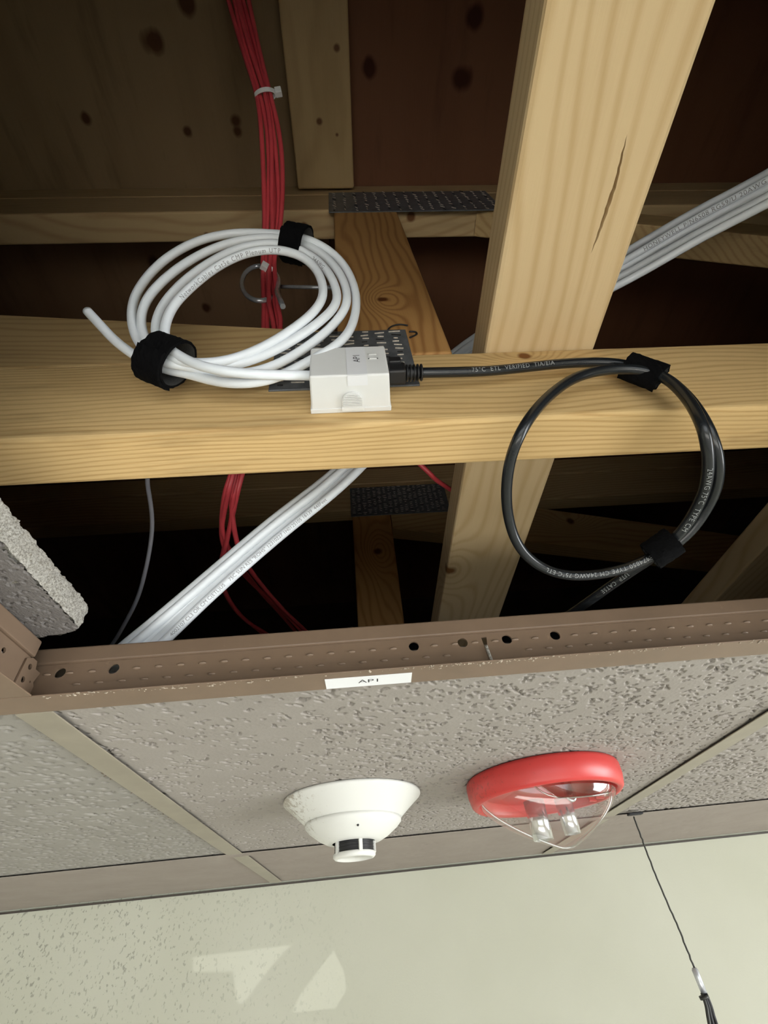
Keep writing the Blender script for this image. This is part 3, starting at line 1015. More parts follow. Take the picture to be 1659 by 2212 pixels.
# lateral braces lying flat on the bottom chords
def brace_a():
    x0, x1, z0, z1 = .1085, .1975, ZB + DP + .0006, ZB + DP + .038
    crack = [at(a, b, Z=z0) for a, b in ((1355, 290), (1345, 330), (1330, 395), (1318, 430), (1305, 470), (1291, 510), (1276, 548))]
    wd = [0.0, .0012, .0020, .0027, .0023, .0015, 0.0]
    cy = [c.y for c in crack]; cx = [c.x for c in crack]
    ys = sorted(set([-.9, -.5, .85, .6] + cy + [cy[0] + (cy[-1] - cy[0]) * k / 24 for k in range(25)]))
    bm = bmesh.new()
    rings = []
    c = .003
    for y in ys:
        w = float(np.interp(y, cy, wd, left=0, right=0)) if cy[0] < cy[-1] else float(np.interp(y, cy[::-1], wd[::-1], left=0, right=0))
        xx = float(np.interp(y, cy, cx)) if cy[0] < cy[-1] else float(np.interp(y, cy[::-1], cx[::-1]))
        xx += .0002 * math.sin(y * 900)
        w = max(w, 1e-6) / 2
        prof = [(x0, z1 - c), (x0, z0 + c), (x0 + .3 * c, z0 + .3 * c), (x0 + c, z0), (xx - w, z0), (xx, z0 + min(.012, w * 30)), (xx + w, z0), (x1 - c, z0),
                (x1 - .3 * c, z0 + .3 * c), (x1, z0 + c), (x1, z1 - c), (x1 - c, z1), (x0 + c, z1)]
        rings.append([bm.verts.new((x, y, z)) for x, z in prof])
    n = len(rings[0])
    for a, b in zip(rings, rings[1:]):
        for i in range(n):
            bm.faces.new((a[i], a[(i + 1) % n], b[(i + 1) % n], b[i]))
    bm.faces.new(rings[0]); bm.faces.new(rings[-1])
    o = from_bm('lateral_brace', bm, M['brace'])
    tag(o, 'pale wooden brace with a long crack laid across the trusses', 'brace', 'lateral braces')
brace_a()
o = box('lateral_brace', (.5185, -.9, ZB + DP + .0006), (.6075, .85, ZB + DP + .038), M['brace'], None, .003, 3)
tag(o, 'wooden brace at the right edge, mostly hidden in the dark attic', 'brace', 'lateral braces')
o = box('roof_joist', (-.0605, -.95, ZD - .0395), (.0275, .1665, ZD - .0005), M['joist'], None, .003, 3)
tag(o, 'flat wooden joist under the roof boards ending at the top chord', 'joist')

# black film over insulation beyond the far truss
bm = bmesh.new()
from mathutils import noise as mn
nx_, ny_ = 70, 30
gv = []
for j in range(ny_):
    for i in range(nx_):
        x = -1.6 + 3.4 * i / (nx_ - 1); y = .86 + 1.2 * j / (ny_ - 1)
        z = .03 + .40 * min(1, (j / 4.0)) ** .6 + mn.noise(Vector((x * 5, y * 6, 1))) * .07 + mn.noise(Vector((x * 19, y * 19, 4))) * .02
        gv.append(bm.verts.new((x, y, z if j else .026)))
for j in range(ny_ - 1):
    for i in range(nx_ - 1):
        f = bm.faces.new((gv[j * nx_ + i], gv[j * nx_ + i + 1], gv[(j + 1) * nx_ + i + 1], gv[(j + 1) * nx_ + i])); f.smooth = True
o = from_bm('insulation_blanket', bm, M['film'])
tag(o, 'dark crumpled plastic film over insulation deep in the attic', 'insulation')

# ------------------------------------------------------------------ surface-mount box
BX0, BX1, BY0, BY1, BZ0 = -.0243, .0272, .1436, YB - .0014, .1213
BZ1 = at(750, 749, Y=BY0).z
BZT = BZ1
jb = empty('junction_box', ((BX0 + BX1) / 2, BY1, (BZ0 + BZT) / 2), 'small white surface-mount network box screwed to the beam', 'network box')
bm = bmesh.new()
def bxv(x, y, z): return bm.verts.new((x, y, z))
i_ = .0012                                       # draft towards the front
A = [bxv(BX0, BY1, BZ0), bxv(BX1, BY1, BZ0), bxv(BX1, BY1, BZT + .001), bxv(BX0, BY1, BZT + .001)]
B = [bxv(BX0 + i_, BY0, BZ0 + .0006), bxv(BX1 - i_, BY0, BZ0 + .0006), bxv(BX1 - i_, BY0, BZT), bxv(BX0 + i_, BY0, BZT)]
bm.faces.new(A); bm.faces.new(B[::-1])
for k in range(4): bm.faces.new((A[k], B[k], B[(k + 1) % 4], A[(k + 1) % 4]))
bmesh.ops.bevel(bm, geom=list(bm.edges), offset=.0012, segments=3, profile=.5, affect='EDGES')
o = from_bm('cover', bm, M['box'], jb, True); rel(o, jb)
o.data.polygons.foreach_set('use_smooth', [False] * len(o.data.polygons))
o = box('base_plate', (BX0 - .0004, BY1 - .0022, BZ0 - .0005), (BX1 + .0004, BY1 + .0012, BZT + .0012), M['box'], jb, .0004, 2); rel(o, jb)
# finger latch on the underside: arched pad with ribs
lc = .0025
arch = [(-.0068, .0022), (.0068, .0022), (.0068, .0072)] + [(.0068 * math.cos(a), .0072 + .0068 * math.sin(a)) for a in [math.pi * k / 16 for k in range(1, 16)]] + [(-.0068, .0072)]
Ml = Matrix(((1, 0, 0, lc), (0, -1, 0, BY1), (0, 0, 1, BZ0 - .0002), (0, 0, 0, 1)))
la = curve_plate('latch', [arch], .0022, M['box'], jb, Ml); rel(la, jb)
for k in range(8):
    v_ = .0044 + k * .00118
    hw = .0061 if v_ < .0072 else math.sqrt(max(.0062 ** 2 - (v_ - .0072) ** 2, 1e-7))
    rb = box('latch_rib', (lc - hw, BY1 - v_ - .00030, BZ0 - .0021), (lc + hw, BY1 - v_ + .00030, BZ0 - .0012), M['box'], la); rel(rb, jb)
tb_ = box('latch_lip', (lc - .0072, BY1 - .0032, BZ0 - .0018), (lc + .0072, BY1 - .0004, BZ0 - .0003), M['box'], la, .0003, 1); rel(tb_, jb)
# clear printed label folded over the front edge
ls = empty('tmp')
bpy.data.objects.remove(ls)
bm = bmesh.new()
lx0, lx1 = .0, .0125
bm_box(bm, (lx0, BY0 - .00022, BZ0 + .0008), (lx1, BY0 - .00002, BZT - .0012))
bm_box(bm, (lx0, BY0 + .0002, BZ0 + .00015), (lx1, BY0 + .0072, BZ0 + .00035))
o = from_bm('name_label', bm, M['label_clear'], jb); rel(o, jb)
o['label'] = 'clear printed label reading AP1'
zc = (BZ0 + BZT) / 2 + .002
Mt = Matrix(((0, -1, 0, (lx0 + lx1) / 2 + .0005), (0, 0, -1, BY0 - .0003), (1, 0, 0, zc), (0, 0, 0, 1)))
tx = text_flat('lettering', 'AP1', .0062, Mt, M['ink'], o); rel(tx, jb)
# raised square window
bm = bmesh.new()
wx, wz, hs = .0173, zc + .002, .0031
for lo, hi in (((wx - hs, wz - hs), (wx + hs, wz - hs + .0007)), ((wx - hs, wz + hs - .0007), (wx + hs, wz + hs)), ((wx - hs, wz - hs), (wx - hs + .0007, wz + hs)), ((wx + hs - .0007, wz - hs), (wx + hs, wz + hs))):
    bm_box(bm, (lo[0], BY0 - .0005, lo[1]), (hi[0], BY0 + .0001, hi[1]))
o = from_bm('window_frame_mark', bm, M['box'], jb); rel(o, jb)

# ------------------------------------------------------------------ straps
def strap(name, c, axis, up, ra, rb, width, thick, label, tail=None, group='hook-and-loop straps', seed=1, lap=True):
    """woven hook-and-loop strap wrapped round a bundle; axis = bundle direction"""
    axis = axis.normalized()
    u = (up - axis * up.dot(axis)).normalized()
    w = axis.cross(u)
    g = random.Random(seed)
    root = empty(name, c, label, 'strap', group)
    bm = bmesh.new()
    ns, nw = 40, 12
    def pos(a, s, r):
        return c + axis * s + u * (math.cos(a) * (ra + r)) + w * (math.sin(a) * (rb + r))
    O = []; I = []
    for k in range(ns):
        a = 2 * math.pi * k / ns
        O.append([bm.verts.new(pos(a, width * (j / nw - .5) + g.gauss(0, .00025) * (1 if j in (0, nw) else .3), thick / 2 + g.gauss(0, .00018))) for j in range(nw + 1)])
        I.append([bm.verts.new(pos(a, width * (j / nw - .5) + g.gauss(0, .0001), -thick / 2)) for j in range(nw + 1)])
    inner = []
    for k in range(ns):
        k2 = (k + 1) % ns
        for j in range(nw):
            bm.faces.new((O[k][j], O[k][j + 1], O[k2][j + 1], O[k2][j]))
            inner.append(bm.faces.new((I[k][j], I[k2][j], I[k2][j + 1], I[k][j + 1])))
        bm.faces.new((O[k][0], O[k2][0], I[k2][0], I[k][0]))
        bm.faces.new((O[k][nw], I[k][nw], I[k2][nw], O[k2][nw]))
    for f in inner: f.material_index = 1
    o = from_bm('wrap', bm, M['velcro'], root)
    o.data.materials.append(M['velcro_in'])
    rel(o, root)
    if lap:
        bm = bmesh.new()
        L = 14
        T1 = []; T2 = []
        for k in range(L):
            a = (lap if isinstance(lap, float) else 0.4) + 1.9 * k / (L - 1)
            T1.append([bm.verts.new(pos(a, width * .98 * (j / nw - .5) + g.gauss(0, .0003), thick * 1.5 + g.gauss(0, .0002))) for j in range(nw + 1)])
            T2.append([bm.verts.new(pos(a, width * .98 * (j / nw - .5), thick * .6)) for j in range(nw + 1)])
        for k in range(L - 1):
            for j in range(nw):
                bm.faces.new((T1[k][j], T1[k][j + 1], T1[k + 1][j + 1], T1[k + 1][j]))
                bm.faces.new((T2[k][j], T2[k + 1][j], T2[k + 1][j + 1], T2[k][j + 1]))
            bm.faces.new((T1[k][0], T1[k + 1][0], T2[k + 1][0], T2[k][0]))
            bm.faces.new((T1[k][nw], T2[k][nw], T2[k + 1][nw], T1[k + 1][nw]))
        for k in (0, L - 1):
            for j in range(nw):
                bm.faces.new((T1[k][j], T2[k][j], T2[k][j + 1], T1[k][j + 1]))
        o = from_bm('lapped_end', bm, M['velcro'], root); rel(o, root)
    return root

# ------------------------------------------------------------------ white cable coil
CN = Vector((0, -1, -.275)).normalized()     # the coil leans a little towards the camera
CP = Vector((0, .150, .133))
def cz(x, y, off=0.0):
    return at(150 + x / 2.37, 400 + y / 2.37, plane=(CP + CN * off, CN))
seq = [  # (x, y, lift) in a measured view of the coil
 (92, 645, .004), (150, 708, .003), (230, 793, .001), (320, 862, 0), (405, 908, -.002), (500, 945, -.004), (600, 965, -.004), (750, 1005, -.002), (900, 1015, 0), (1060, 985, 0), (1220, 905, -.001), (1360, 825, -.002), (1440, 735, -.003), (1470, 610, -.003), (1448, 490, -.002), (1385, 385, 0), (1290, 310, .003), (1180, 268, .004),
 (1060, 250, .002), (840, 245, 0), (640, 292, 0), (470, 395, -.001), (355, 530, -.001), (318, 650, 0), (335, 765, 0), (395, 855, .001), (480, 905, .003), (590, 925, .002), (760, 962, -.003), (930, 960, -.005), (1090, 905, -.005), (1240, 810, -.004), (1350, 715, -.003), (1420, 610, 0), (1405, 495, .001), (1340, 395, .002), (1250, 325, .002), (1150, 290, .001),
 (1040, 268, .001), (860, 285, .002), (690, 345, .002), (530, 445, .002), (405, 570, .002), (365, 690, .001), (395, 800, 0), (460, 872, 0), (550, 905, .001), (700, 922, .001), (860, 915, .001), (1010, 865, .001), (1150, 790, .002), (1280, 700, .003), (1370, 600, .003), (1350, 490, .004), (1290, 405, .004), (1215, 350, .005), (1130, 315, .006),
 (1030, 298, .006), (880, 320, .005), (730, 390, .004), (590, 490, .003), (475, 620, .003), (440, 740, .003), (470, 840, .003), (540, 895, .005), (680, 912, .005), (840, 890, .004), (1000, 825, .004), (1140, 740, .005), (1250, 650, .006), (1300, 560, .007), (1280, 460, .007), (1225, 390, .008), (1150, 350, .009),
 (1040, 330, .009), (900, 350, .008), (760, 415, .007), (630, 515, .006), (530, 620, .006), (488, 730, .006), (500, 820, .006), (570, 878, .008), (680, 928, .010), (840, 958, .010), (1000, 970, .008), (1130, 973, .005)]
pts = [cz(*p) for p in seq]
boxin = Vector((BX0 + .003, .1545, at(664, 810, Y=.152).z))
pts += [cz(1190, 974, .003), cz(1235, 975, .001), cz(1290, 974, -.001)]
wpath = smooth_path(spline(pts, 6), 5)
coil = empty('cable_coil', pts[20], 'coil of white network cable hung in front of the beam', 'cable')
RW = .0031
o = tube('jacket', wpath, RW, M['white_jacket'], coil, 14); rel(o, coil)
def path_frac(path, target):
    cum = [0.0]
    for a, b in zip(path, path[1:]): cum.append(cum[-1] + (b - a).length)
    i = min(range(len(path)), key=lambda k: (path[k] - target).length)
    return cum[i] / cum[-1]
o = text_on_cable('NetworkCables Cat5e CMP Plenum UTP', .0044, wpath, path_frac(wpath, cz(790, 400, .007)), RW, M['ink_soft'], coil, roll=.15, flip=True, spacing=1.25); rel(o, coil)
o = text_on_cable('24AWG', .0040, wpath, path_frac(wpath, cz(1290, 405, .004)), RW, M['ink_soft'], coil, roll=.2, flip=True, spacing=1.2); rel(o, coil)
c1 = cz(495, 893, .001)
strap('cable_strap', c1, cz(600, 940, .001) - cz(420, 870, .001), CN, .0125, .0165, .0200, .0017, 'black fabric strap at the lower left of the white coil', seed=2, lap=.3)
c2 = cz(1165, 298, .002)
strap('cable_strap', c2, cz(1270, 335, .002) - cz(1060, 290, .002), CN, .0125, .0140, .0165, .0017, 'black fabric strap at the upper right of the white coil', seed=3, lap=.3)

# ------------------------------------------------------------------ black patch cable
RB = .0034
pc = empty('patch_cable', (BX1, .156, .138), 'black patch cable looped once and plugged into the white box', 'cable')
zp = at(905, 805, Y=.155).z
def bk(px, py, Y): return at(px, py, Y=Y)
def yb(py):      # the loop hangs in front of the beam, then swings back under it
    return .158 if py < 900 else (.158 + (py - 900) / 350 * .105)
bp = [V(BX1 + .010, .155, zp), bk(925, 805, .155), bk(985, 804, .156), bk(1060, 801, .157), bk(1140, 793, .158), bk(1220, 785, .158), bk(1300, 783, .158), bk(1360, 790, .1585), bk(1430, 816, .158), bk(1480, 858, .159), bk(1518, 905, .160)]
for px, py in ((1543, 955), (1556, 1000), (1554, 1045), (1535, 1090), (1505, 1132), (1470, 1165)):
    bp.append(bk(px, py, yb(py) + .004))
tail = bp + [bk(1425, 1192, .262), bk(1385, 1218, .272), bk(1330, 1258, .290), bk(1270, 1300, .312), bk(1225, 1330, .335), bk(1170, 1375, .38)]
loop = [(1330, 798), (1280, 803), (1235, 820), (1190, 852), (1150, 895), (1120, 945), (1101, 1000), (1093, 1060), (1097, 1115), (1113, 1165), (1140, 1202), (1180, 1229), (1230, 1241), (1290, 1239), (1350, 1223), (1400, 1200), (1440, 1165), (1475, 1125), (1508, 1070), (1525, 1020), (1530, 970), (1522, 930), (1504, 890), (1478, 850), (1440, 815), (1400, 800), (1360, 795)]
# the cable comes in along the first run, round the loop twice on the right side, and leaves down behind the tee
full = bp[:8] + [bk(1430, 812, .1565), bk(1483, 855, .157), bk(1521, 908, .158), bk(1545, 965, .167), bk(1552, 1010, .180), bk(1546, 1055, .196), bk(1525, 1100, .212), bk(1493, 1145, .226), bk(1450, 1182, .238)]
lower = [bk(1400, 1207, .247), bk(1350, 1228, .254), bk(1290, 1241, .259), bk(1230, 1243, .260), bk(1180, 1230, .257), bk(1140, 1203, .249), bk(1113, 1165, .237), bk(1098, 1115, .219), bk(1094, 1060, .199), bk(1101, 1000, .179), bk(1120, 945, .163), bk(1150, 895, .156), bk(1190, 852, .155), bk(1235, 820, .154), bk(1285, 803, .153), bk(1345, 797, .1525), bk(1400, 803, .1525), bk(1445, 822, .1525), bk(1482, 858, .1525), bk(1508, 900, .1525), bk(1524, 945, .158), bk(1530, 1000, .174), bk(1524, 1050, .190), bk(1506, 1095, .206), bk(1478, 1140, .222), bk(1440, 1180, .238)]
out = [bk(1405, 1207, .250), bk(1360, 1237, .266), bk(1310, 1272, .286), bk(1265, 1304, .306), bk(1220, 1335, .330), bk(1160, 1380, .375)]
bpath = smooth_path(spline(full + lower + out, 7), 4)
o = tube('jacket', bpath, RB, M['black_jacket'], pc, 16); rel(o, pc)
for body, tgt, fl, ro in (('75°C  ETL  VERIFIED  TIA/EIA', bk(1110, 797, .157), False, .35), ('E474850 TYPE CM 24AWG 75°C ETL', bk(1290, 1241, .259), False, .0),
                          ('24AWG 75°C  TYPE CM', bk(1512, 1085, .200), False, .3), ('UTP  CAT5E', bk(1330, 1258, .278), False, .0)):
    mid = path_frac(bpath, tgt)
    o = text_on_cable(body, .0042, bpath, mid, RB, M['ink_white'], pc, roll=ro, flip=fl, spacing=1.15); rel(o, pc)
# plug and ribbed strain relief
bm = bmesh.new()
bm_box(bm, (BX1 - .001, .1495, zp - .0058), (BX1 + .0115, .1605, zp + .0062), .0016, 2)
bm_box(bm, (BX1 + .0005, .1475, zp + .003), (BX1 + .009, .1510, zp + .0095), .0010, 2)
o = from_bm('plug_hood', bm, M['black_plastic'], pc); rel(o, pc)
bm = bmesh.new()
bm_tube(bm, [V(BX1 + .010, .155, zp), V(BX1 + .023, .155, zp)], [.0042, .0038], 16)
o = from_bm('strain_relief', bm, M['black_plastic'], pc); rel(o, pc)
for k in range(5):
    bm = bmesh.new()
    xk = BX1 + .0118 + k * .0024
    bm_tube(bm, [V(xk, .155, zp), V(xk + .0004, .155, zp), V(xk + .0009, .155, zp), V(xk + .0013, .155, zp)], [.0052, .0057, .0057, .0052], 18)
    rb = from_bm('relief_rib', bm, M['black_plastic'], o); rel(rb, pc)
c = bk(1391, 801, .1555)
strap('cable_strap', c, bk(1440, 822, .1555) - bk(1345, 787, .1555), Vector((0, -1, -.6)), .0068, .0088, .0245, .0016, 'black fabric strap at the top of the black cable loop', seed=4, lap=.1)
c = bk(1432, 1187, .240)
strap('cable_strap', c, bk(1400, 1207, .247) - bk(1468, 1160, .232), Vector((0, -1, -.9)), .0075, .0085, .0190, .0016, 'black fabric strap at the bottom of the black cable loop', seed=5, lap=.1)

# ------------------------------------------------------------------ red cables, ring and ties
ring_c = at(561, 612, Y=.189)
br = empty('bridle_ring', ring_c, 'steel bridle ring screwed into the post holding red cables', 'ring')
pth = []
for k in range(44):
    a = math.radians(-35 + 345 * k / 43)
    px, py = 562 + 40 * math.cos(a), 612 - 38 * math.sin(a)
    pth.append(at(px, py, Y=.186 + .012 * k / 43))
end = at(613, 640, Y=.186); 
pth = [at(611, 662, Y=.184), at(610, 648, Y=.185)] + pth
o = tube('ring', smooth_path(pth, 2), .0027, M['chrome'], br, 12); rel(o, br)
sa, sb_ = at(601, 619, Y=.194), Vector((-.0065, .189, at(708, 622, Y=.189).z))
o = tube('shank', [sa, sa.lerp(sb_, .5), sb_], .0021, M['chrome'], br, 12); rel(o, br)
th0 = sa.lerp(sb_, .72)
bm = bmesh.new()
dirv = (sb_ - th0)
for k in range(9):
    p_ = th0 + dirv * (k / 9)
    bm_tube(bm, [p_, p_ + dirv * .05, p_ + dirv * .08], [.0021, .0029, .0021], 12)
o = from_bm('thread', bm, M['chrome'], br); rel(o, br)

cen = [(517, 0, None, .70), (545, 110, None, .64), (573, 205, None, .585), (588, 300, None, .54), (592, 400, None, .50), (591, 490, None, .465), (583, 560, .176, None), (583, 610, .188, None), (586, 660, .202, None), (592, 700, .214, None)]
red_top = []
for px, py, Y, Z in cen:
    red_top.append(at(px, py, Y=Y) if Y else at(px, py, Z=Z))
offs = [(-24, 0), (-13, 2), (-3, -3), (8, 3), (18, -1), (2, 8)]
spread = [1.0, .95, .72, .85, .98, .9, .55, .55, .75, 1.0]
tails = [  # below the near beam, seen through the gap
 [(500, 1035, .30), (487, 1090, .33), (478, 1150, .37), (488, 1190, .40), (505, 1215, .43), (550, 1265, .50), (610, 1320, .60), (655, 1368, .70), (680, 1400, .76)],
 [(505, 1035, .305), (500, 1090, .335), (510, 1165, .375), (530, 1215, .415), (570, 1270, .50), (620, 1325, .60), (664, 1366, .70), (690, 1400, .76)],
 [(520, 1035, .31), (505, 1100, .34), (490, 1170, .38), (476, 1230, .43), (490, 1290, .50), (530, 1340, .60), (575, 1368, .70), (610, 1395, .76)],
 [(495, 1035, .30), (482, 1095, .335), (480, 1145, .365), (497, 1190, .40), (520, 1225, .44), (560, 1275, .52), (605, 1325, .62), (640, 1366, .72), (660, 1395, .78)],
 [(915, 1010, .33), (940, 1035, .345), (965, 1052, .36), (985, 1065, .375), (1020, 1085, .40)],
 [(512, 1035, .31), (503, 1085, .33), (497, 1140, .37), (478, 1210, .42), (480, 1265, .47), (515, 1325, .57), (560, 1362, .68), (590, 1390, .74)]]
for k, (ox, dz) in enumerate(offs):
    P = []
    for i, c in enumerate(red_top):
        px, py, Y, Z = cen[i]
        px2 = px + ox * spread[i] + 2.5 * math.sin(i * 1.7 + k * 2.1)
        if Y: p_ = at(px2, py, Y=Y + dz * .0005)
        else: p_ = at(px2, py, Z=Z + dz * .0009)
        P.append(p_)
    up = P[0] * 2 - P[1]
    P.insert(0, up)
    tl = [at(a, b, Y=Y) for a, b, Y in tails[k]]
    midp = [P[-1] + Vector((0, .018 + .002 * k, -.035)), P[-1].lerp(tl[0], .55) + Vector((0, .012, .0))]
    path = smooth_path(spline(P + midp + tl, 7), 5)
    o = tube('red_cable', path, .0027, M['red_jacket'], None, 10)
    tag(o, 'thin red cable in the tied bundle running through the metal ring' if k != 4 else 'red cable of the tied bundle branching right beneath the beam to the brace', 'cable', 'red cables in the tied bundle')

def cable_tie(c, axis, up, ra, rb, label, head_dir):
    axis = axis.normalized()
    u = (up - axis * up.dot(axis)).normalized(); w = axis.cross(u)
    root = empty('cable_tie', c, label, 'cable tie', 'white cable ties')
    bm = bmesh.new()
    n = 32; wd, tk = .0026, .0006
    rows = []
    for k in range(n):
        a = 2 * math.pi * k / n
        d = u * (math.cos(a)) * ra + w * (math.sin(a)) * rb
        nn = d.normalized()
        rows.append([bm.verts.new(c + d + nn * q + axis * s) for s, q in ((-wd, tk), (wd, tk), (wd, -tk), (-wd, -tk))])
    for k in range(n):
        a, b = rows[k], rows[(k + 1) % n]
        for j in range(4): bm.faces.new((a[j], a[(j + 1) % 4], b[(j + 1) % 4], b[j]))
    o = from_bm('band', bm, M['tie'], root); rel(o, root)
    hp = c + u * (head_dir[0] * ra) + w * (head_dir[1] * rb)
    Mh = Matrix((u, w, axis)).transposed().to_4x4(); Mh.translation = hp
    bm = bmesh.new(); bm_box(bm, (-.0034, -.0038, -.0040), (.0034, .0038, .0040), .0008, 2, Mh)
    o = from_bm('head', bm, M['tie'], root); rel(o, root)
tc_ = red_top[2]
cable_tie(tc_, red_top[3] - red_top[1], (CAM - tc_), .0058, .0118, 'white cable tie round the red cables above the coil', (.1, -1.3 if True else 1))
tc2 = at(583, 588, Y=.184)
cable_tie(tc2, red_top[7] - red_top[6] + Vector((-.012, 0, .0)), (CAM - tc2), .0055, .0075, 'white cable tie holding the red cables to the ring', (.5, 1.0))

# ------------------------------------------------------------------ flat bundle of white cables
wc = [(1800, 322, .075, None), (1659, 408, .110, None), (1500, 492, .140, None), (1345, 580, .170, None), (1180, 668, .2), (1020, 752, .228)]
wcen = [(1800, 318, .060), (1659, 406, .092), (1500, 490, .126), (1350, 577, .162), (1180, 668, .200), (1015, 757, .230), (880, 880, .250), (745, 1022, .268), (600, 1138, .286), (460, 1258, .304), (340, 1366, .322), (290, 1410, .332), (200, 1490, .36)]
WN = 5
wsp = []
for i, (px, py, Y) in enumerate(wcen):
    a = Vector(wcen[max(i - 1, 0)][:2] + (0,)); b = Vector(wcen[min(i + 1, len(wcen) - 1)][:2] + (0,))
    d = (b - a).normalized()
    wsp.append((d, Vector((-d.y, d.x, 0))))
half = [31, 30, 29, 27, 22, 19, 17, 17, 18, 19, 25, 28, 30]
lay = [0, .004, .0035, -.001, .002]
for k in range(WN):
    f = (k / (WN - 1) - .5) * 2
    P = []
    for i, (px, py, Y) in enumerate(wcen):
        n = wsp[i][1]
        wob = 1.0 * math.sin(i * 1.3 + k * 2.4)
        P.append(at(px + n.x * (f * half[i] + wob), py + n.y * (f * half[i] + wob), Y=Y + lay[k]))
    P.insert(0, P[0] + (P[0] - P[1]) * 7)
    path = smooth_path(spline(P, 8), 4)
    r = .0038 if k != 1 else .0040
    o = empty('white_cable', P[4], None, 'cable', 'white cables in the flat bundle')
    j = tube('jacket', path, r, M['white_jacket2'], o, 12); rel(j, o)
    if k == 3:
        o['label'] = 'white cable with small printed lettering in the bundle crossing the attic'
        q = text_on_cable('HONEYWELL P/N6508 RG59/U 20AWG CCTV', .0056, path, path_frac(path, at(1540, 470, Y=.12)), r, M['ink_soft'], o, roll=.1, flip=True, spacing=1.15); rel(q, o)
    elif k == 0:
        q = text_on_cable('4002107 CL3 OR CM C(ETL)US    75C SUN RES "ROHS" 12310227 1H0125105 16139  448Feet', .0040, path, path_frac(path, at(530, 1215, Y=.295)), r, M['ink_soft'], o, roll=0, flip=True, spacing=1.0); rel(q, o)
        o['label'] = 'lowest white cable of the flat bundle, its print facing the tee'
    else:
        o['label'] = {4: 'uppermost white cable of the flat bundle crossing behind the beam', 2: 'plain middle white cable of the flat bundle crossing the attic', 1: 'plain white cable second from the bottom of the flat bundle'}[k]
gp = [(322, 1000, .285), (318, 1040, .31), (327, 1100, .345), (328, 1150, .37), (318, 1215, .40), (298, 1290, .44), (268, 1350, .48), (240, 1395, .52), (200, 1440, .56)]
o = tube('grey_cable', smooth_path(spline([at(a, b, Y=Y) for a, b, Y in gp], 7), 3), .0022, M['grey_jacket'], None, 10)
tag(o, 'single thin grey cable hanging in the dark left of the bundle', 'cable')

# ------------------------------------------------------------------ smoke detector
SX, SY = -.0215, .627
sd = empty('smoke_detector', (SX, SY, .0026), 'white conical smoke detector with dusty side on the ceiling tile', 'smoke detector')
bm = bmesh.new()
bm_lathe(bm, [(.076, .0006), (.0805, .0), (.0805, -.0022), (.0795, -.0036), (.0670, -.0135), (.0560, -.0228), (.0548, -.0236), (.0535, -.0236)], 72, cap0=False)
from_bm('base', bm, M['detector'], sd)
bm = bmesh.new()
bm_lathe(bm, [(.0535, -.0225), (.0552, -.0246), (.0550, -.0270), (.0500, -.0318), (.0390, -.0392), (.0310, -.0428), (.0280, -.0436), (.0240, -.0436)], 72)
hd = from_bm('head', bm, M['detector'], sd)
bm = bmesh.new(); bm_lathe(bm, [(.0215, -.0430), (.0215, -.0540)], 48)
from_bm('sensing_screen', bm, M['mesh'], sd)
bm = bmesh.new()
bm_lathe(bm, [(.0228, -.0528), (.0236, -.0535), (.0233, -.0562), (.0216, -.0578), (.0188, -.0583), (.0182, -.0572), (.0, -.0569)], 48)
bm_lathe(bm, [(.0228, -.0528), (.0214, -.0528)], 48)
from_bm('cap', bm, M['detector'], sd)
for k in range(5):
    a = math.radians(-90 + 20 + 72 * k)
    wv = .0020
    ca, sa_ = math.cos(a), math.sin(a)
    Mh = Matrix(((ca, -sa_, 0, ca * .0226), (sa_, ca, 0, sa_ * .0226), (0, 0, 1, -.0484), (0, 0, 0, 1)))
    b2 = bmesh.new(); bm_box(b2, (-.0016, -wv, -.0056), (.0014, wv, .0056), .0004, 1, Mh)
    from_bm('cap_rib', b2, M['detector'], sd)
bm = bmesh.new()
for k in range(3): bm_lathe(bm, [(.0216, -.0456 - .0027 * k), (.0220, -.0460 - .0027 * k), (.0216, -.0464 - .0027 * k)], 40)
from_bm('screen_ring', bm, M['black_plastic'], sd)
a = math.radians(-82)
bm = bmesh.new()
Mh = Matrix.Translation((.0455 * math.cos(a), .0455 * math.sin(a), -.0349)) @ Matrix.Rotation(math.radians(-82 + 90), 4, 'Z') @ Matrix.Rotation(math.radians(40), 4, 'X')
b2 = bmesh.new(); bm_lathe(b2, [(.0021, -.0008), (.0021, .0007), (.0013, .0007)], 16); bmesh.ops.transform(b2, matrix=Mh, verts=b2.verts)
bm.free()
b3 = bmesh.new(); r3 = bmesh.ops.create_uvsphere(b3, u_segments=12, v_segments=8, radius=.0013)
bmesh.ops.transform(b3, matrix=Mh, verts=b3.verts)
b2.free()
from_bm('indicator_lamp', b3, M['mesh'], sd, True)

# ------------------------------------------------------------------ red strobe
TX, TY = .2005, .6035
st = empty('strobe_light', (TX, TY, .0026), 'red ceiling strobe alarm with clear lens beside the smoke detector', 'strobe')
bm = bmesh.new()
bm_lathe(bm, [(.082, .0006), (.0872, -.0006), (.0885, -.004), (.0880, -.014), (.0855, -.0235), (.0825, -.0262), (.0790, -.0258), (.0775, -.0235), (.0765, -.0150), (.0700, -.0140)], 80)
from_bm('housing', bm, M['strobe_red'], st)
bm = bmesh.new()
bm_lathe(bm, [(.0770, -.0140), (.0, -.0140)], 64)
from_bm('inner_plate', bm, M['strobe_red'], st)
# red cooling ribs inside the rim at the right
for k in range(4):
    a = math.radians(-8 + 11 * k)
    ca, sa_ = math.cos(a), math.sin(a)
    Mh = Matrix(((ca, -sa_, 0, ca * .070), (sa_, ca, 0, sa_ * .070), (0, 0, 1, -.020), (0, 0, 0, 1)))
    b2 = bmesh.new(); bm_box(b2, (-.006, -.0018, -.006), (.006, .0018, .006), .0006, 1, Mh)
    from_bm('inner_rib', b2, M['strobe_red'], st)
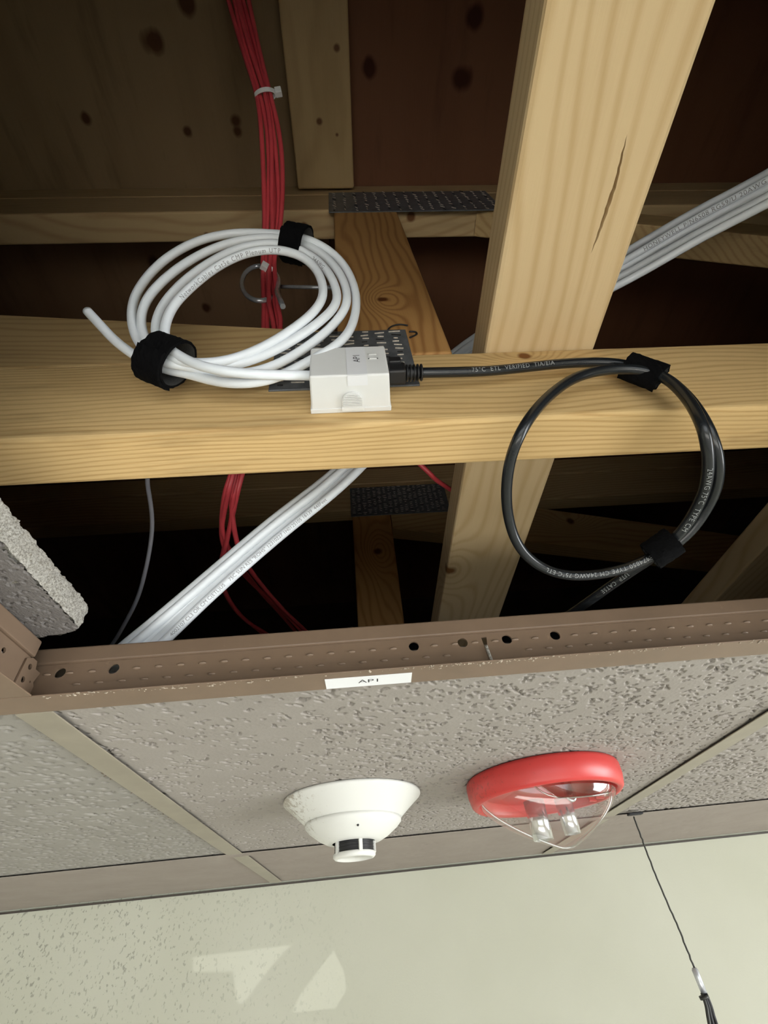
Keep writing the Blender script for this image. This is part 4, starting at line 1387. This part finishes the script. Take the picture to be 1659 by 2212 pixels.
# clear lens: straight sided keel, long in x, rounded at the bottom, flat to the front
ZK = -.0235
def lens_bm(scale=1.0):
    bm = bmesh.new()
    rings = []
    ns = 56
    levels = [0, .1, .2, .32, .44, .56, .67, .77, .85, .91, .955, .985, 1.0]
    dep = .047
    for f in levels:
        ring = []
        shr = (1 - f ** 1.45) ** .85 if f < 1 else 0.0
        hx = (.0755 * shr + .004 * f ** 4) * scale
        hy = (.0560 * (1 - f ** 1.6) ** .6 + .002) * scale
        for k in range(ns):
            a = 2 * math.pi * k / ns
            e = 2 / 2.7
            ca, sa2 = math.cos(a), math.sin(a)
            x = math.copysign(abs(ca) ** e, ca) * hx
            y = math.copysign(abs(sa2) ** e, sa2) * hy
            ring.append(bm.verts.new((x + .008 * f, y, ZK - dep * f * scale)))
        rings.append(ring)
    for a, b in zip(rings, rings[1:]):
        for k in range(ns):
            fc = bm.faces.new((a[k], a[(k + 1) % ns], b[(k + 1) % ns], b[k])); fc.smooth = True
    bm.faces.new(rings[-1])
    return bm, rings
bm, rings = lens_bm()
keel = [r[0].co.copy() for r in rings]; keel2 = [r[28].co.copy() for r in rings]
o = from_bm('lens', bm, M['clear'], st)
kp = smooth_path(spline(keel2[:-1] + [(keel2[-1] + keel[-1]) / 2] + keel[:-1][::-1], 4), 4)
tube('lens_edge', kp, .0013, M['clear_edge'], st, 10)
# front facet frame of the lens
fr = [V(-.035, -.056, -.0155), V(-.012, -.060, -.034), V(.045, -.050, -.034), V(.064, -.034, -.026)]
bm = bmesh.new(); bm_tube(bm, spline(fr, 6), .0009, 8)
from_bm('lens_crease', bm, M['clear_edge'], st)
bm = bmesh.new()
q = [V(-.030, -.0605, -.0165), V(.058, -.046, -.0165), V(.050, -.050, -.036), V(-.008, -.0615, -.036)]
fv = [bm.verts.new(p) for p in q] + [bm.verts.new(p + V(0, .0016, 0)) for p in q]
bm.faces.new(fv[:4]); bm.faces.new(fv[7:3:-1])
for k in range(4): bm.faces.new((fv[k], fv[(k + 1) % 4], fv[4 + (k + 1) % 4], fv[4 + k]))
from_bm('lens_facet', bm, M['clear_edge'], st)
# two mirrored columns and the flash tube
for (x, y, r, z0, z1) in ((-.018, -.006, .0115, -.026, -.0625), (.016, -.004, .0095, -.026, -.0595)):
    b2 = bmesh.new()
    bm_lathe(b2, [(r * .3, z0), (r, z0), (r * .92, z1), (r * .85, z1), (r * .8, z0 - .004)], 28, (x, y, 0))
    from_bm('reflector_column', b2, M['reflector'], st)
b2 = bmesh.new()
lp = [V(.012, -.030, -.016), V(.012, -.033, -.030), V(.016, -.034, -.034), V(.020, -.033, -.030), V(.020, -.030, -.016)]
bm_tube(b2, smooth_path(spline(lp, 6), 1), .0019, 10)
from_bm('flash_tube', b2, M['reflector'], st)
b2 = bmesh.new(); bm_box(b2, (.0135, -.036, -.028), (.0185, -.028, -.018), .001, 2)
from_bm('tube_holder', b2, M['slot_dark'], st)

# ------------------------------------------------------------------ hanging wire under the right-hand tee
wtop = at(1372, 1757, Z=-.001)
wy = wtop.y
hw = empty('hanging_wire', (wtop.x, wy, 0), 'thin dark wire hanging from a clip on the ceiling tee', 'wire')
def hz(px, py):
    p = at(px, py, Y=wy)
    return p
o = box('clip', (wtop.x - .013, wy - .006, -.0034), (wtop.x + .011, wy + .004, -.0003), M['ink'], hw, .0008, 1); rel(o, hw)
path = [hz(1369, 1764), hz(1385, 1808), hz(1405, 1862), hz(1435, 1935), hz(1470, 2015), hz(1500, 2092)]
path = spline(path, 8)
path = [p + Vector((random.gauss(0, .0003), 0, 0)) for p in path]
o = tube('strand', path, .0013, M['wire'], hw, 8); rel(o, hw)
a, b, c_ = hz(1499, 2090), hz(1521, 2145), hz(1527, 2165)
o = tube('sleeve', [a, a.lerp(b, .1), b], [.0026, .0042, .0040], M['chrome'], hw, 12); rel(o, hw)
o = tube('collar', [hz(1519, 2150), hz(1523, 2158)], .0062, M['wire'], hw, 12); rel(o, hw)
for k, q in enumerate((-.0022, .0, .0024)):
    P = [hz(1520, 2145) + V(q, 0, 0), hz(1530, 2172) + V(q * 1.3, 0, 0), hz(1538, 2200) + V(q * 2.2, .002 * k, 0), hz(1550, 2250) + V(q * 2.5, 0, 0), hz(1575, 2330) + V(q * 2, 0, 0)]
    o = tube('lead', spline(P, 6), .0022, M['ink'] if k else M['wire'], hw, 10); rel(o, hw)
